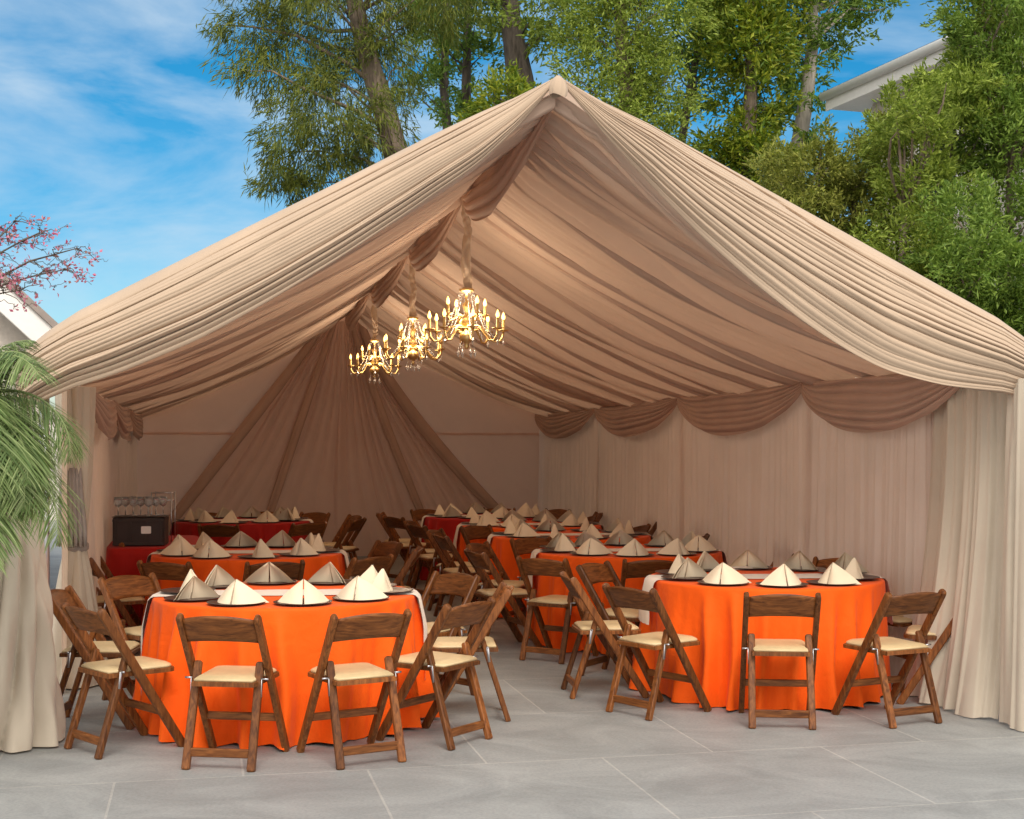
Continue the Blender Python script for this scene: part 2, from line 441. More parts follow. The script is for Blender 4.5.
# ------------------------------------------------------------------ ceiling drapes
def ceiling(name, Ef, Eb, drop, seed, label, creases, sagm):
    nu, nv = 56, 1300
    u = np.linspace(0, 1, nu)[:, None]; v = np.linspace(0, 1, nv)[None, :]
    A0 = Af + [0, -.02, -.06]; 
    R = A0 + (Ab + [0, 0, -.03] - A0) * v[..., None]
    E0 = Ef + [0, -.02, -.05]
    E = E0 + (Eb + [0, 0, -.02] - E0) * v[..., None]
    Pp = R + (E - R) * u[..., None]
    k = np.exp(-(v / .022) ** 2)
    s_front = np.maximum(drop(u) - .21, .0)
    s_in = sagm * 4 * u * (1 - u) ** 1.0
    sag = k * s_front + (1 - k) * s_in
    # hanging folds from ridge to eave, shifted a little along the way
    r = np.random.default_rng(int(seed * 10))
    vv = v + .008 * np.sin(3 * u + seed) + .004 * np.sin(9 * u + v * 40)
    ph = vv * 26 + .35 * np.sin(vv * 23 + seed) + .2 * np.sin(vv * 57 + 2 * seed)
    fold = cusp(ph, seed, .62) * .13
    dist = np.abs(ph - np.round(ph))
    fold = fold - .025 * np.exp(-(dist / .05) ** 2) * hashn(np.round(ph), seed + 2)
    ph2 = vv * 118 + 1.5 * np.sin(vv * 31 + u) + .8 * np.sin(5 * u + vv * 60)
    fold = fold + cusp(ph2, seed + 7, .8) * (.022 + .03 * np.exp(-(v / .12) ** 2))
    fold = fold * (.4 + .6 * smoothstep(v / .01)) * (.35 + .65 * smoothstep(u / .08))
    Pp[..., 2] -= sag + fold
    o = mesh_obj(name, Pp.reshape(-1, 3), grid_faces(nu, nv), M['ceil'])
    tag(o, label, 'ceiling drape', 'ceiling drapes either side of the ridge')
    # gathered bands of cloth hanging along the rafters
    base = Pp.copy(); base[..., 2] += fold
    vline = v[0]; r = np.random.default_rng(int(seed * 7))
    x = .006
    while x < .985:
        wv = r.uniform(.022, .052) if x > .09 else r.uniform(.02, .05); m_ = 12
        q = r.uniform(-.006, .006)
        th = np.linspace(0, PI, m_)
        V = []
        for i in range(nu):
            xc = x + q * (u[i, 0] - .5) + .0016 * math.sin(5 * u[i, 0] + x * 90)
            c = np.array([np.interp(xc, vline, base[i, :, k]) for k in range(3)])
            hang = (.045 if x > .09 else .035) + .012 * math.sin(9 * u[i, 0] + 31 * x); w_ = wv * (.8 + .25 * math.sin(4 * u[i, 0] + 17 * x))
            for a in th:
                rr = 1 + .16 * math.sin(a * 7 + x * 50 + 2 * u[i, 0])
                V.append((c[0], c[1] - w_ * math.cos(a) * rr, c[2] - hang * .55 - (hang + .035) * math.sin(a) * rr))
        mesh_obj('gathered_fold', V, grid_faces(nu, m_), M['gather'], o)
        x += r.uniform(.028, .072) if x > .09 else r.uniform(.009, .018)
    return o
ceiling('ceiling_drape', ERf, ERb, DR, 5, 'broad tan ceiling liner with dark hanging folds, right of the chandeliers', 0, .17)
ceiling('ceiling_drape', ELf, ELb, DL, 9, 'tan ceiling liner seen edge-on, left of the ridge swags', 0, .15)

# ------------------------------------------------------------------ swags
def swag(name, p0, p1, sag, out, seed, label, group, mat, ndir=None, height=.10, nf=5, skew=0):
    p0 = np.asarray(p0, float); p1 = np.asarray(p1, float)
    ns, nt_ = 44, 56
    s = np.linspace(0, 1, ns)[:, None]; t = np.linspace(0, 1, nt_)[None, :]
    d = p1 - p0; dh = np.array([d[0], d[1], 0]); dh /= np.linalg.norm(dh)
    n = np.array(ndir, float) if ndir is not None else np.array([-dh[1], dh[0], 0])
    ss = s ** (1 + skew)
    shape = (4 * ss * (1 - ss)) ** .8
    base = p0 + d * s[..., None] + 0 * t[..., None]
    phi = nf * t ** .9 + .25 * np.sin(3 * s * PI + seed) + .2 * np.sin(5 * t + seed)
    fold = cusp(phi, seed, .6)
    z = -(.015 + shape * .04) - (sag - .03) * shape * t - .10 * t * (1 - shape) * .9 + .0
    off = (.03 + shape * (out * np.sin(PI * (t * .75 + .08)) + .065 * fold) + .02 * fold * (1 - shape))
    V = base + n * off[..., None]
    V[..., 2] += z
    o = mesh_obj(name, V.reshape(-1, 3), grid_faces(ns, nt_), mat)
    return tag(o, label, 'swag', group)

rw = lambda k: ERf + (ERb - ERf) * k
def on_right(px):
    # point of the right wall seen at column px
    k = np.linspace(-.1, 1, 2001); pts = ERf + (ERb - ERf) * k[:, None]
    col = CX + F * pts[:, 0] / pts[:, 1]
    return pts[np.argmin(abs(col - px))]
def on_left(px):
    k = np.linspace(-.1, 1, 2001); pts = ELf + (ELb - ELf) * k[:, None]
    col = CX + F * pts[:, 0] / pts[:, 1]
    return pts[np.argmin(abs(col - px))]
nr = np.array([-.981, -.193, 0]); nl = np.array([.976, -.22, 0])
rk = [on_right(x) for x in (993, 818, 690, 605, 544)]
for p, z in zip(rk, (2.21, 2.19, 2.175, 2.165, 2.16)): p[2] = z
rl = ['tan swag on the right wall nearest the front, widest of four',
      'second tan swag from the front along the right wall',
      'third tan swag from the front along the right wall',
      'small tan swag in the far right corner, smallest of four']
for i in range(4):
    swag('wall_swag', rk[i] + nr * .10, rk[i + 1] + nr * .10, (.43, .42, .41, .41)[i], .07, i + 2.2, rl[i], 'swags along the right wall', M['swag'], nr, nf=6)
lk = [lerp(ELf, ELb, k) + [0, 0, -.03] for k in (.18, .42, .66, .96)]
for p in lk: p[2] = 2.08
ll = ['brown swag on the left wall nearest the palm', 'middle brown swag of three on the left wall', 'farthest brown swag on the left wall, at the back corner']
for i in range(3):
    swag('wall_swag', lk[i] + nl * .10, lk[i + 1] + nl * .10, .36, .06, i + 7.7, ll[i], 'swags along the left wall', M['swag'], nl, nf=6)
# ridge swags between the chandelier hooks
ridge = lambda k: Af + (Ab - Af) * k + np.array([0, 0, -.07])
hk = [.004, .226, .461, .722, .97]
gl = ['longest ridge swag, from the tent peak to the nearest chandelier', 'second ridge swag, between the nearest and middle chandeliers',
      'third ridge swag, between the middle and far chandeliers', 'last small ridge swag, above the gathered back curtain']
for i in range(4):
    swag('ridge_swag', ridge(hk[i]), ridge(hk[i + 1]), (.40, .38, .38, .36)[i], .10, i + 1.1, gl[i], 'swags hanging below the ridge', M['swag'], np.array([.977, .212, 0]) * -.6, nf=5, skew=.25)

# ------------------------------------------------------------------ wall curtains
def curtain_sheet(name, q0, q1, ztop, n, seed, label, group, mat, per=.15, amp=.03, zbot=.012, nz=16, cols=None, full=None):
    q0 = np.asarray(q0, float)[:2]; q1 = np.asarray(q1, float)[:2]
    L = np.linalg.norm(q1 - q0); nx = int(L / .016) + 2
    x = np.linspace(0, L, nx)[:, None]; z = np.linspace(0, 1, nz)[None, :]
    xx = x + .05 * wobble(x * 2.1, seed) + .02 * np.sin(3 * z + x * 5)
    ph = xx / per
    am = amp * (.35 + .9 * hashn(np.floor(ph), seed)) 
    f = np.sin(2 * PI * ph) * .5 + .5
    f = (f ** 1.4) * am * (.55 + .6 * (1 - z)) + .006 * np.sin(2 * PI * ph * 3.3 + seed + z)
    base = q0 + (q1 - q0) * (x / L)[..., None] + n[:2] * (f + .02 + .03 * (1 - z) ** 3)[..., None]
    zz = zbot + (ztop - zbot) * z + .006 * np.sin(x * 9 + seed) * (1 - z)
    V = np.concatenate([base, np.broadcast_to(zz, (nx, nz))[..., None]], -1)
    o = mesh_obj(name, V.reshape(-1, 3), grid_faces(nx, nz), mat)
    return tag(o, label, 'curtain', group)

rc = [on_right(962)] + rk[1:4] + [ERb]
lab = ['pale pleated wall curtain beside the front right table', 'pleated wall curtain behind the front right table, second panel',
       'pleated wall curtain panel third from the front on the right', 'last pleated curtain panel in the far right corner']
for i in range(4):
    curtain_sheet('wall_curtain', rc[i] + nr * (.03 + .012 * (i % 2)), rc[i + 1] + nr * (.03 + .012 * (i % 2)) + (rc[i + 1] - rc[i]) * .025, 2.13, nr, i + 3, lab[i], 'curtain panels along the right wall', M['curtain'], per=.17, amp=.04)
lc = [lerp(ELf, ELb, k) for k in (.17, .42, .68, .995)]
lab = ['pleated curtain panel on the left wall beside the gathered front curtain', 'middle pleated curtain panel on the left wall', 'farthest pleated curtain panel on the left wall']
for i in range(3):
    curtain_sheet('wall_curtain', lc[i] + nl * .03, lc[i + 1] + nl * .03, 2.08, nl, i + 13, lab[i], 'curtain panels along the left wall', M['curtain'], per=.2, amp=.04)

# back curtain: one fan of cloth gathered at the ridge end
def back_fan():
    na, nt_ = 420, 60
    a = np.linspace(0, 1, na)[:, None]; t = np.linspace(0, 1, nt_)[None, :]
    top = np.array([Ab[0], Ab[1] - .12, 3.42])
    def plane_y(x): return 19.38 + (x + 5.28) / 5.756 * 2.0
    xb = -5.16 + (0.44 + 5.16) * a
    xt = top[0] + (a - .5) * .5
    c = np.abs(a - .5) * 2
    g_ = t ** (1 + np.where(a < .5, .06, .36) * c ** 1.5)
    x = xt + (xb - xt) * g_
    z = top[2] + (.015 - top[2]) * (t)
    ph = 21 * a + .7 * np.sin(8 * a + 1) + .25 * np.sin(6 * t + 9 * a)
    fold = cusp(ph, 3, .9) * (.03 + .09 * np.sin(PI * np.clip(t, 0, 1) ** .7)) * .8
    big = 0
    for c0, w, h in ((.0, .030, .16), (1., .030, .16), (.27, .02, .12), (.73, .02, .12), (.47, .012, .07)):
        big = big + h * np.exp(-((a - c0) / w) ** 2) * (.3 + .7 * np.sin(PI * t ** .8))
    y = plane_y(x) - .05 - fold - big - .12 * (1 - t) * np.exp(-((a - .5) / .3) ** 2)
    V = np.stack([x, y, z + 0 * a], -1)
    o = mesh_obj('back_curtain', V.reshape(-1, 3), grid_faces(na, nt_), M['fan'])
    Vg = V.reshape(na, nt_, 3)
    for a0, w0 in ((.004, .075), (.27, .055), (.73, .055), (.996, .085)):
        i0 = int(a0 * (na - 1)); mb = MB()
        for off, sc in ((-.5, .8), (.35, 1.0)):
            pts = []; rad = []
            for j in range(0, nt_, 2):
                t_ = j / (nt_ - 1); p_ = Vg[i0, j]
                pts.append((p_[0] + off * w0 * (.3 + .9 * t_), p_[1] - .02 - .02 * t_, p_[2])); rad.append(w0 * sc * (.35 + .6 * math.sin(PI * min(1, t_ * .8 + .12))))
            mb.tube(pts, rad, 12)
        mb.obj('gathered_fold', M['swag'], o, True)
    tag(o, 'tan curtain gathered at the ridge and fanning out across the back wall', 'curtain')
back_fan()

# front curtains, gathered round the posts
def bundle(name, prof, c, seed, label, mat, npl=9, group='gathered front curtains', twist=0.0, amp=.16, sx=1.0, lean=(0, 0)):
    na, nz = 150, 60
    a = np.linspace(0, 2 * PI, na, endpoint=False)[:, None]; t = np.linspace(0, 1, nz)[None, :]
    zs = np.interp(t, np.linspace(0, 1, len(prof)), [p[1] for p in prof]); 
    zk = [p[1] for p in prof]; rk_ = [p[0] for p in prof]
    zs = zk[0] + (zk[-1] - zk[0]) * t
    r = np.interp(zs, zk, rk_)
    for _ in range(6):
        r[:, 1:-1] = .25 * r[:, :-2] + .5 * r[:, 1:-1] + .25 * r[:, 2:]
    an = a + twist * (1 - t) + .12 * np.sin(2 * a + 3 * t + seed)
    f = cusp(npl * an / (2 * PI) * 1.0 + .15 * np.sin(5 * t + 3 * a), seed, .8) + .25 * np.sin(17 * a + 4 * t + seed) * .3
    rr = r * (1 - amp + 2 * amp * f)
    tz = (zs - zk[0]) / (zk[-1] - zk[0])
    V = np.stack([c[0] + rr * sx * np.cos(a) + lean[0] * (1 - tz), c[1] + rr * np.sin(a) + lean[1] * (1 - tz), zs + 0 * a], -1)
    o = mesh_obj(name, V.reshape(-1, 3), grid_faces(na, nz, True), mat)
    return tag(o, label, 'curtain', group)
bundle('front_curtain', [(.32, .012), (.32, .06), (.29, .25), (.24, .6), (.19, 1.1), (.14, 1.6), (.11, 1.84)], (-2.83, 7.82), 2.2,
       'cream curtain bunched round the front left corner post beneath the palm', M['cream'], 10, twist=1.3, amp=.24)
bundle('front_curtain', [(.235, .012), (.225, .05), (.19, .25), (.15, .5), (.10, .8), (.065, .96), (.08, 1.1), (.11, 1.5), (.13, 2.06)], (-3.03, 9.72), 5.2,
       'slim cream curtain tied at mid height behind the left chairs', M['cream'], 8, amp=.15)
# its grey tie, hanging on the inner side
mb = MB(); mb.lathe([(.07, -.035), (.088, -.02), (.09, 0), (.088, .02), (.07, .035)], 20, (-3.03, 9.72, .955))
for k in range(7):
    aa = -PI / 2 + (k - 3) * .22
    mb.tube([(-3.03 + .10 * math.cos(aa) * (.9 + .1 * j) , 9.72 + .11 * math.sin(aa) - .015 * math.sin(j), 1.50 - .09 * j) for j in range(7)], [.012, .017, .018, .018, .018, .017, .012], 7)
tag(mb.obj('curtain_tie', M['tie'], None, True), 'grey fabric tie round the slim left curtain', 'curtain tie')
# right front curtains
def folded_path(name, pts, seed, label, mat, ztop, amp=.06, per=.16, flare=.05, nz=40):
    pts = np.array(pts, float); seg = np.linalg.norm(np.diff(pts, axis=0), axis=1); s = np.concatenate([[0], np.cumsum(seg)])
    L = s[-1]; nx = int(L / .007); x = np.linspace(0, L, nx)
    px = np.interp(x, s, pts[:, 0]); py = np.interp(x, s, pts[:, 1])
    tx = np.gradient(px); ty = np.gradient(py); ln = np.hypot(tx, ty); nx_, ny_ = -ty / ln, tx / ln
    z = np.linspace(0, 1, nz)[None, :]; X = x[:, None]
    ph = (X + .04 * wobble(X * 4, seed) + .03 * np.sin(3 * z + seed)) / per
    f = cusp(ph, seed, .9) * amp * (.7 + .5 * (1 - z)) + .008 * np.sin(X * 110 + 3 * z)
    sw = .03 * np.sin(2.2 * z + seed) + flare * (1 - z) ** 2.2
    V = np.stack([px[:, None] + nx_[:, None] * (f + sw), py[:, None] + ny_[:, None] * (f + sw), .012 + (ztop - .012) * z + .006 * np.sin(X * 30) * (1 - z)], -1)
    o = mesh_obj(name, V.reshape(-1, 3), grid_faces(nx, nz), mat)
    return tag(o, label, 'curtain', 'gathered front curtains')
folded_path('front_curtain', [(2.88, 9.45), (2.83, 9.25), (2.84, 9.0), (2.87, 8.8), (2.92, 8.62), (3.02, 8.52)][::-1], 3.3,
            'cream curtain hanging in deep folds beside the rightmost chairs', M['cream'], 2.12, amp=.10, per=.19, flare=.13)
folded_path('front_curtain', [(3.02, 8.33), (2.98, 8.24), (3.00, 8.14), (3.10, 8.10), (3.35, 8.14)][::-1], 6.3,
            'cream curtain strip on the front right post at the picture edge', M['cream'], 2.05, amp=.05, per=.12, flare=.05)

# ------------------------------------------------------------------ chairs
def make_chair():
    t = thing('folding_chair', 'x', 'chair', group='wooden folding chairs round the tables')
    w = M['wood']
    for s in (-1, 1):
        mb = MB(); mb.beam((s * .207, .25, 0), (s * .207, -.25, .795), .032, .048, up=(1, 0, 0), ch=.006, round_end=True); mb.obj('leg', w, t)
        mb = MB(); mb.beam((s * .174, -.245, 0), (s * .168, -.075, .535), .042, .032, up=(1, 0, 0), ch=.006, round_end=True); mb.obj('leg', w, t)
    # seat: wooden frame, rounded at the front, with a padded top
    def plate(z0, z1, ins, bulge=0):
        pts = []
        hw = .188 - ins; y0 = -.185 + ins; y1 = .225 - ins; r = .05
        for cx_, cy_, a0 in ((hw - r, y1 - r, 0), (-hw + r, y1 - r, PI / 2)):
            for k in range(6):
                aa = a0 + PI / 2 * k / 5; pts.append((cx_ + r * math.cos(aa), cy_ + r * math.sin(aa)))
        pts += [(-hw + .02, y0), (hw - .02, y0)]
        n = len(pts); cx0, cy0 = 0, (y0 + y1) / 2
        rings = [(z0, 1), (z1 - .004, 1), (z1, .975)]
        if bulge: rings = [(z0, 1), (z0 + .010, 1.0), (z1 - .004, .97), (z1 + bulge * .6, .88), (z1 + bulge, .6), (z1 + bulge * 1.1, .3)]
        V = []; Fc = []
        for z, sc in rings:
            for x, y in pts: V.append((x * sc, cy0 + (y - cy0) * sc, z))
        for i in range(len(rings) - 1):
            for k in range(n):
                a = i * n + k; b = i * n + (k + 1) % n; Fc.append((a, b, b + n, a + n))
        Fc.append(tuple(reversed(range(n)))); Fc.append(tuple(range((len(rings) - 1) * n, len(rings) * n)))
        mb = MB(); mb.add(V, Fc); return mb
    for sg in (-1, 1):
        mb = MB(); mb.tube([(sg * .186, -.118, .452), (sg * .2255, -.118, .452)], .0055, 8)
        mb.beam((sg * .1905, -.128, .36), (sg * .1905, -.118, .45), .004, .016, ch=.001)
        mb.obj('hinge', M['metal'], t, True)
    st = plate(.418, .442, 0).obj('seat', w, t)
    plate(.4425, .462, .012, .010).obj('cushion', M['pad'], st, True)
    # curved back slat with an arched top
    nx, nz = 18, 7
    V = []; Fc = []
    for lay in (0, 1):
        for i in range(nx):
            x = -.196 + .392 * i / (nx - 1); c = 1 - (x / .196) ** 2
            for j in range(nz):
                f = j / (nz - 1)
                z = lerp(.645 + .012 * c, .772 + .024 * c, f)
                y = -.165 - (z - .66) * .62 - .030 * c + (.009 if lay else -.009) * (1 if 0 < j < nz - 1 else .6)
                V.append((x, y - .008, z))
    k = nx * nz
    for i in range(nx - 1):
        for j in range(nz - 1):
            a = i * nz + j; Fc.append((a, a + nz, a + nz + 1, a + 1)); a += k; Fc.append((a, a + 1, a + nz + 1, a + nz))
    for i in range(nx - 1):
        a = i * nz; Fc.append((a, a + k, a + k + nz, a + nz)); a = i * nz + nz - 1; Fc.append((a, a + nz, a + nz + k, a + k))
    for i in (0, nx - 1):
        for j in range(nz - 1):
            a = i * nz + j; Fc.append((a, a + 1, a + 1 + k, a + k) if i == 0 else (a, a + k, a + k + 1, a + 1))
    mb = MB(); mb.add(V, Fc); mb.obj('backrest', M['woodx'], t, True)
    mb = MB(); mb.beam((-.194, .118, .21), (.194, .118, .21), .042, .02, up=(0, 0, 1), ch=.004); mb.obj('stretcher', M['woodx'], t)
    mb = MB(); mb.beam((-.161, -.216, .085), (.161, -.216, .085), .045, .02, up=(0, 0, 1), ch=.004); mb.obj('stretcher', M['woodx'], t)
    return t
CH0 = make_chair(); ch_used = [False]
def chair_at(x, y, face, label):
    """face = direction (radians, world) the sitter looks"""
    if not ch_used[0]:
        o = CH0; ch_used[0] = True; o.location = (x, y, 0); o.rotation_euler = (0, 0, face - PI / 2); o['label'] = label
    else:
        o = dup(CH0, (x, y, 0), face - PI / 2, label=label)
    return o

# ------------------------------------------------------------------ tables
RT = .79; ZT = .762
def skirt_fold(a, seed):
    ph = 22 * a / (2 * PI) + .42 * np.sin(3 * a + seed) + .25 * np.sin(5 * a + 2 * seed)
    return ph
def cloth_mesh(seed):
    na, nz = 260, 26
    a = np.linspace(0, 2 * PI, na, endpoint=False)[:, None]
    rows = [(r_, ZT, 0.) for r_ in (.001, .2, .4, .6, .72, .77)]
    prof_r = []; 
    t = np.linspace(0, 1, nz)
    R = []; Z = []
    for r_, z_, _ in rows:
        R.append(np.full(na, r_)); Z.append(np.full(na, z_))
    for k in range(1, 5):
        b = PI / 2 * k / 4
        R.append(np.full(na, RT - .018 + .018 * math.sin(b))); Z.append(np.full(na, ZT - .018 + .018 * math.cos(b)))
    aa = a[:, 0]; sd = seed
    ph = skirt_fold(aa, sd)
    for k in range(1, nz):
        f = k / (nz - 1)
        am = f ** .8
        ph2 = ph + .10 * np.sin(4 * f + 3 * aa)
        fold = (np.sin(2 * PI * ph2) * .5 + .5) ** 2.2 * (.3 + 1.0 * hashn(np.floor(ph2 + .25), sd))
        r_ = RT + .012 * f + am * .15 * fold - am * .022 + .008 * am * np.sin(31 * aa + sd + 3 * f) + .005 * f ** .5 * np.sin(53 * aa + 2 * sd + 5 * f + 2 * np.sin(7 * aa))
        R.append(r_); Z.append(np.full(na, lerp(ZT - .018, .012, f)) + f * .008 * np.sin(2 * PI * ph + 1))
    R = np.array(R).T; Z = np.array(Z).T
    V = np.stack([R * np.cos(a), R * np.sin(a), Z], -1)
    return V.reshape(-1, 3), grid_faces(na, R.shape[1], True)
def runner_mesh(drop0, drop1, w=.17):
    """a strip across the table along x, hanging at both ends"""
    pts = []
    zt = ZT + .005
    rim = RT + .006
    for z in np.linspace(zt - .02 - drop0, zt - .025, 9): pts.append((-rim - .035 * min(1, (zt - z) / .2) - .012, z))
    pts += [(-rim - .002, zt - .008), (-rim + .012, zt - .001)]
    for x in np.linspace(-rim + .05, rim - .05, 14): pts.append((x, zt))
    pts += [(rim - .012, zt - .001), (rim + .002, zt - .008)]
    for z in np.linspace(zt - .025, zt - .02 - drop1, 9): pts.append((rim + .035 * min(1, (zt - z) / .2) + .012, z))
    ny = 11; V = []
    for i, (x, z) in enumerate(pts):
        for j in range(ny):
            y = -w + 2 * w * j / (ny - 1)
            hang = max(0, zt - z)
            # follow the round rim where it hangs
            xr = x
            if abs(x) > rim - .06:
                xr = math.copysign(math.sqrt(max(0, abs(x) ** 2 - (y * .98) ** 2)), x) + math.copysign(.012 * min(1, hang / .2) * math.sin(j * 1.9 + z * 6), x) if hang > .004 else math.copysign(math.sqrt(abs(x) ** 2 - y * y), x)
            V.append((xr, y * (1 - .0 * hang), z + .0008 * math.sin(i * 1.7 + j)))
    return np.array(V), grid_faces(len(pts), ny)
def napkin_mesh(w, h, dep, seed):
    r = np.random.default_rng(int(seed * 10))
    mb = MB()
    nu, nv = 9, 10
    for s in (-1, 1):
        for lay, (ws, hs, off) in enumerate(((1, 1, 0), (.90, .955, .012))):
            V = []
            for i in range(nu):
                f = i / (nu - 1)            # 0 front crease .. 1 outer edge
                for j in range(nv):
                    q = j / (nv - 1)        # 0 bottom .. 1 apex
                    bx = s * (.006 + w * ws * f ** 1.05); by = -dep * .45 + off + dep * (f ** 1.4) + .016 * math.sin(PI * f) * -1
                    ax, ay = s * .002, .004 + off * .4
                    k = q
                    x = lerp(bx, ax, k); y = lerp(by, ay, k); z = h * hs * q
                    y -= .012 * math.sin(PI * f) * (1 - q) * 1.0 - .004 * math.sin(5 * f + 3 * q + seed)
                    x += s * .010 * math.sin(PI * q) * f
                    V.append((x, y, z + (.004 * f if j == 0 else 0)))
            Fc = []
            for i in range(nu - 1):
                for j in range(nv - 1):
                    a = i * nv + j
                    Fc.append((a, a + nv, a + nv + 1, a + 1) if s > 0 else (a, a + 1, a + nv + 1, a + nv))
            mb.add(V, Fc)
            V2 = [(x, y + .004, z) for x, y, z in V]
            mb.add(V2, [tuple(reversed(f)) for f in Fc])
            # rim joining the two skins
            edge = [i * nv for i in range(nu)]; out_ = [(nu - 1) * nv + j for j in range(nv)]; inn = [j for j in range(nv)]
            for e in (edge, out_, inn):
                mb.add([V[k] for k in e] + [V2[k] for k in e], [(k, k + 1, k + 1 + len(e), k + len(e)) for k in range(len(e) - 1)])
    return mb
charger_mb = MB(); charger_mb.lathe([(.0005, 0), (.09, 0), (.10, .001), (.155, .010), (.166, .0125), (.166, .0145), (.155, .0135), (.112, .006), (.10, .004), (.0005, .004)], 40)
CHG = charger_mb.obj('charger_plate', M['charger'], None, True)
NAPS = [napkin_mesh(.145 + .010 * k, .136 + .008 * (k % 2), .10 + .015 * k, k).obj('napkin', M['napkin'], None, False) for k in range(3)]
for o in NAPS:
    for p in o.data.polygons: p.use_smooth = True
proto_used = {}
def take(o, loc, rz, label, cat, group):
    if proto_used.get(o.name):
        c = o.copy(); COL.objects.link(c)
    else:
        c = o; proto_used[o.name] = True
    c.location = loc; c.rotation_euler = (0, 0, rz)
    return tag(c, label, cat, group)

def spot(angle):
    """words for a place round a table; angle 0 = nearest the camera, + = right"""
    a = (angle + 180) % 360 - 180; s = 'right' if a > 0 else 'left'; b = abs(a)
    if b < 5: return 'nearest edge'
    if b < 30: return 'near edge, %s of centre' % s
    if b < 60: return 'near %s side' % s
    if b < 80: return '%s side, towards the front' % s
    if b < 100: return '%s side' % s
    if b < 118: return '%s side, towards the back' % s
    if b < 150: return 'far %s side' % s
    if b < 175: return 'far edge, %s of centre' % s
    return 'farthest edge'

tables = [
    # name, X, Y, phase of the seats, chairs kept, cloth, runner?
    ('front left table', -1.37, 8.50, 18, [-5, 27, -44, -84, -122, 58, 94, 132], 'orange', (.62, .5)),
    ('front right table', 1.72, 9.52, 0, [-6, -46, 29, -82, 68, 104, 144, -121], 'orange', (.28, .3)),
    ('second table on the left', -2.19, 11.65, 18, [-16, 18, -54, 54, 90, 126, -90, -126], 'orange', (.4, .3)),
    ('second table on the right', .98, 11.85, 0, [-33, 3, -70, -106, 90, -142], 'orange', (.5, .3)),
    ('third table on the right', .575, 13.85, 18, [-66, -100, 66, 95, -135], 'orange', (.3, .3)),
    ('fourth table on the right', .20, 15.6, 18, [-62, -98, 60, 92], 'orange', (.3, .3)),
    ('rearmost table on the right', -.30, 17.4, 18, [-55, -92, 60, 95, 140, 175, -140], 'red', (.3, .3)),
    ('rear left table', -3.15, 16.4, 0, [0, -40, 42, 80, 112, 150, -150, 180], 'red', (.3, .3)),
]
TANG = math.radians(9.8)
for ti, (nm, X, Y, ph0, chs, cl, rn) in enumerate(tables):
    V, Fc = cloth_mesh(1.7 * ti + .6)
    c = mesh_obj('tablecloth', V, Fc, M[cl]); c.location = (X, Y, 0); c.rotation_euler = (0, 0, ti * 1.3)
    col = 'orange' if cl == 'orange' else 'dark red'
    tag(c, '%s floor-length cloth over the %s' % (col, nm), 'tablecloth', 'round tables under floor-length cloths')
    V, Fc = runner_mesh(*rn)
    r_ = mesh_obj('table_runner', V, Fc, M['runner']); r_.location = (X, Y, 0); r_.rotation_euler = (0, 0, TANG * .5)
    tag(r_, 'pale runner laid across the %s' % nm, 'table runner', 'pale runners on the round tables')
    R0 = random.Random(ti + 40)
    for k in range(10):
        an = ph0 + 36 * k; b = math.radians(an)
        dx, dy = math.sin(b), -math.cos(b)
        rr = .60 + R0.uniform(-.012, .012)
        x, y = X + dx * rr, Y + dy * rr
        on_run = abs(dy * rr) < .2
        z = ZT + (.0068 if on_run else .0015)
        s = spot(an)
        take(CHG, (x, y, z), R0.uniform(0, 6), 'dark charger plate, %s of %s' % (s, nm), 'plate', 'dark round charger plates')
        nk = R0.choice(NAPS)
        rz = b + R0.uniform(-.35, .35) + (R0.choice((-1.2, 1.2)) if R0.random() < .28 else 0)
        take(nk, (x + R0.uniform(-.02, .02), y + R0.uniform(-.02, .02), z + .0045), rz, 'cream pyramid napkin, %s of %s' % (s, nm), 'napkin', 'cream napkins folded into pyramids')
    for an in chs:
        b = math.radians(an); dx, dy = math.sin(b), -math.cos(b)
        rr = 1.13 + R0.uniform(-.04, .04)
        if nm == 'front right table' and an == -121: rr = 1.08
        if nm == 'second table on the right' and an == 3: rr = 1.06
        face = math.atan2(-dy, -dx) + R0.uniform(-.10, .10)
        chair_at(X + dx * rr, Y + dy * rr, face, 'brown folding chair, %s of %s' % (spot(an).replace(' of centre', '').replace(', towards the', ' to the'), nm))

# folded spare napkins lying flat on the front right table
mb = MB()
for k in range(3): mb.box((-.10 + .004 * k, -.06, .006 * k), (.10, .06 - .004 * k, .006 * k + .0055))
fn = mb.obj('folded_napkins', M['runner']); fn.location = (1.62, 10.08, ZT + .002); fn.rotation_euler = (0, 0, .3)
tag(fn, 'flat stack of folded white napkins at the far side of the front right table', 'napkins')
mb = MB(); mb.box((-.17, -.11, 0), (.17, .11, .016)); mb.box((-.15, -.09, .016), (.15, .09, .022))
tr = mb.obj('serving_tray', M['white']); tr.location = (-2.72, 12.08, ZT + .004)
tag(tr, 'flat white tray on the second table on the left', 'tray')

# ------------------------------------------------------------------ drinks table by the left wall
DX, DY = -3.30, 12.95
na = 200
def rect_cloth(hx, hy, zt):
    a = np.linspace(0, 2 * PI, na, endpoint=False)
    c_, s_ = np.cos(a), np.sin(a)
    k = (np.abs(c_) ** 8 + np.abs(s_) ** 8) ** (-1 / 8)
    ux, uy = c_ * k, s_ * k
    V = []; nz = 14
    rows = [(.01, 0, 0), (.5, 0, 0), (.96, 0, 0), (1, .01, 0)] + [(1, .01 + (zt - .022) * j / nz, j / nz) for j in range(1, nz + 1)]
    for i in range(na):
        for sc, dz, f in rows:
            w_ = 1 + f * (.05 + .05 * math.sin(a[i] * 14 + 2 * math.sin(a[i] * 3)))
            V.append((ux[i] * hx * sc * w_, uy[i] * hy * sc * w_, zt - dz))
    return np.array(V), grid_faces(na, len(rows), True)
V, Fc = rect_cloth(.40, .85, ZT)
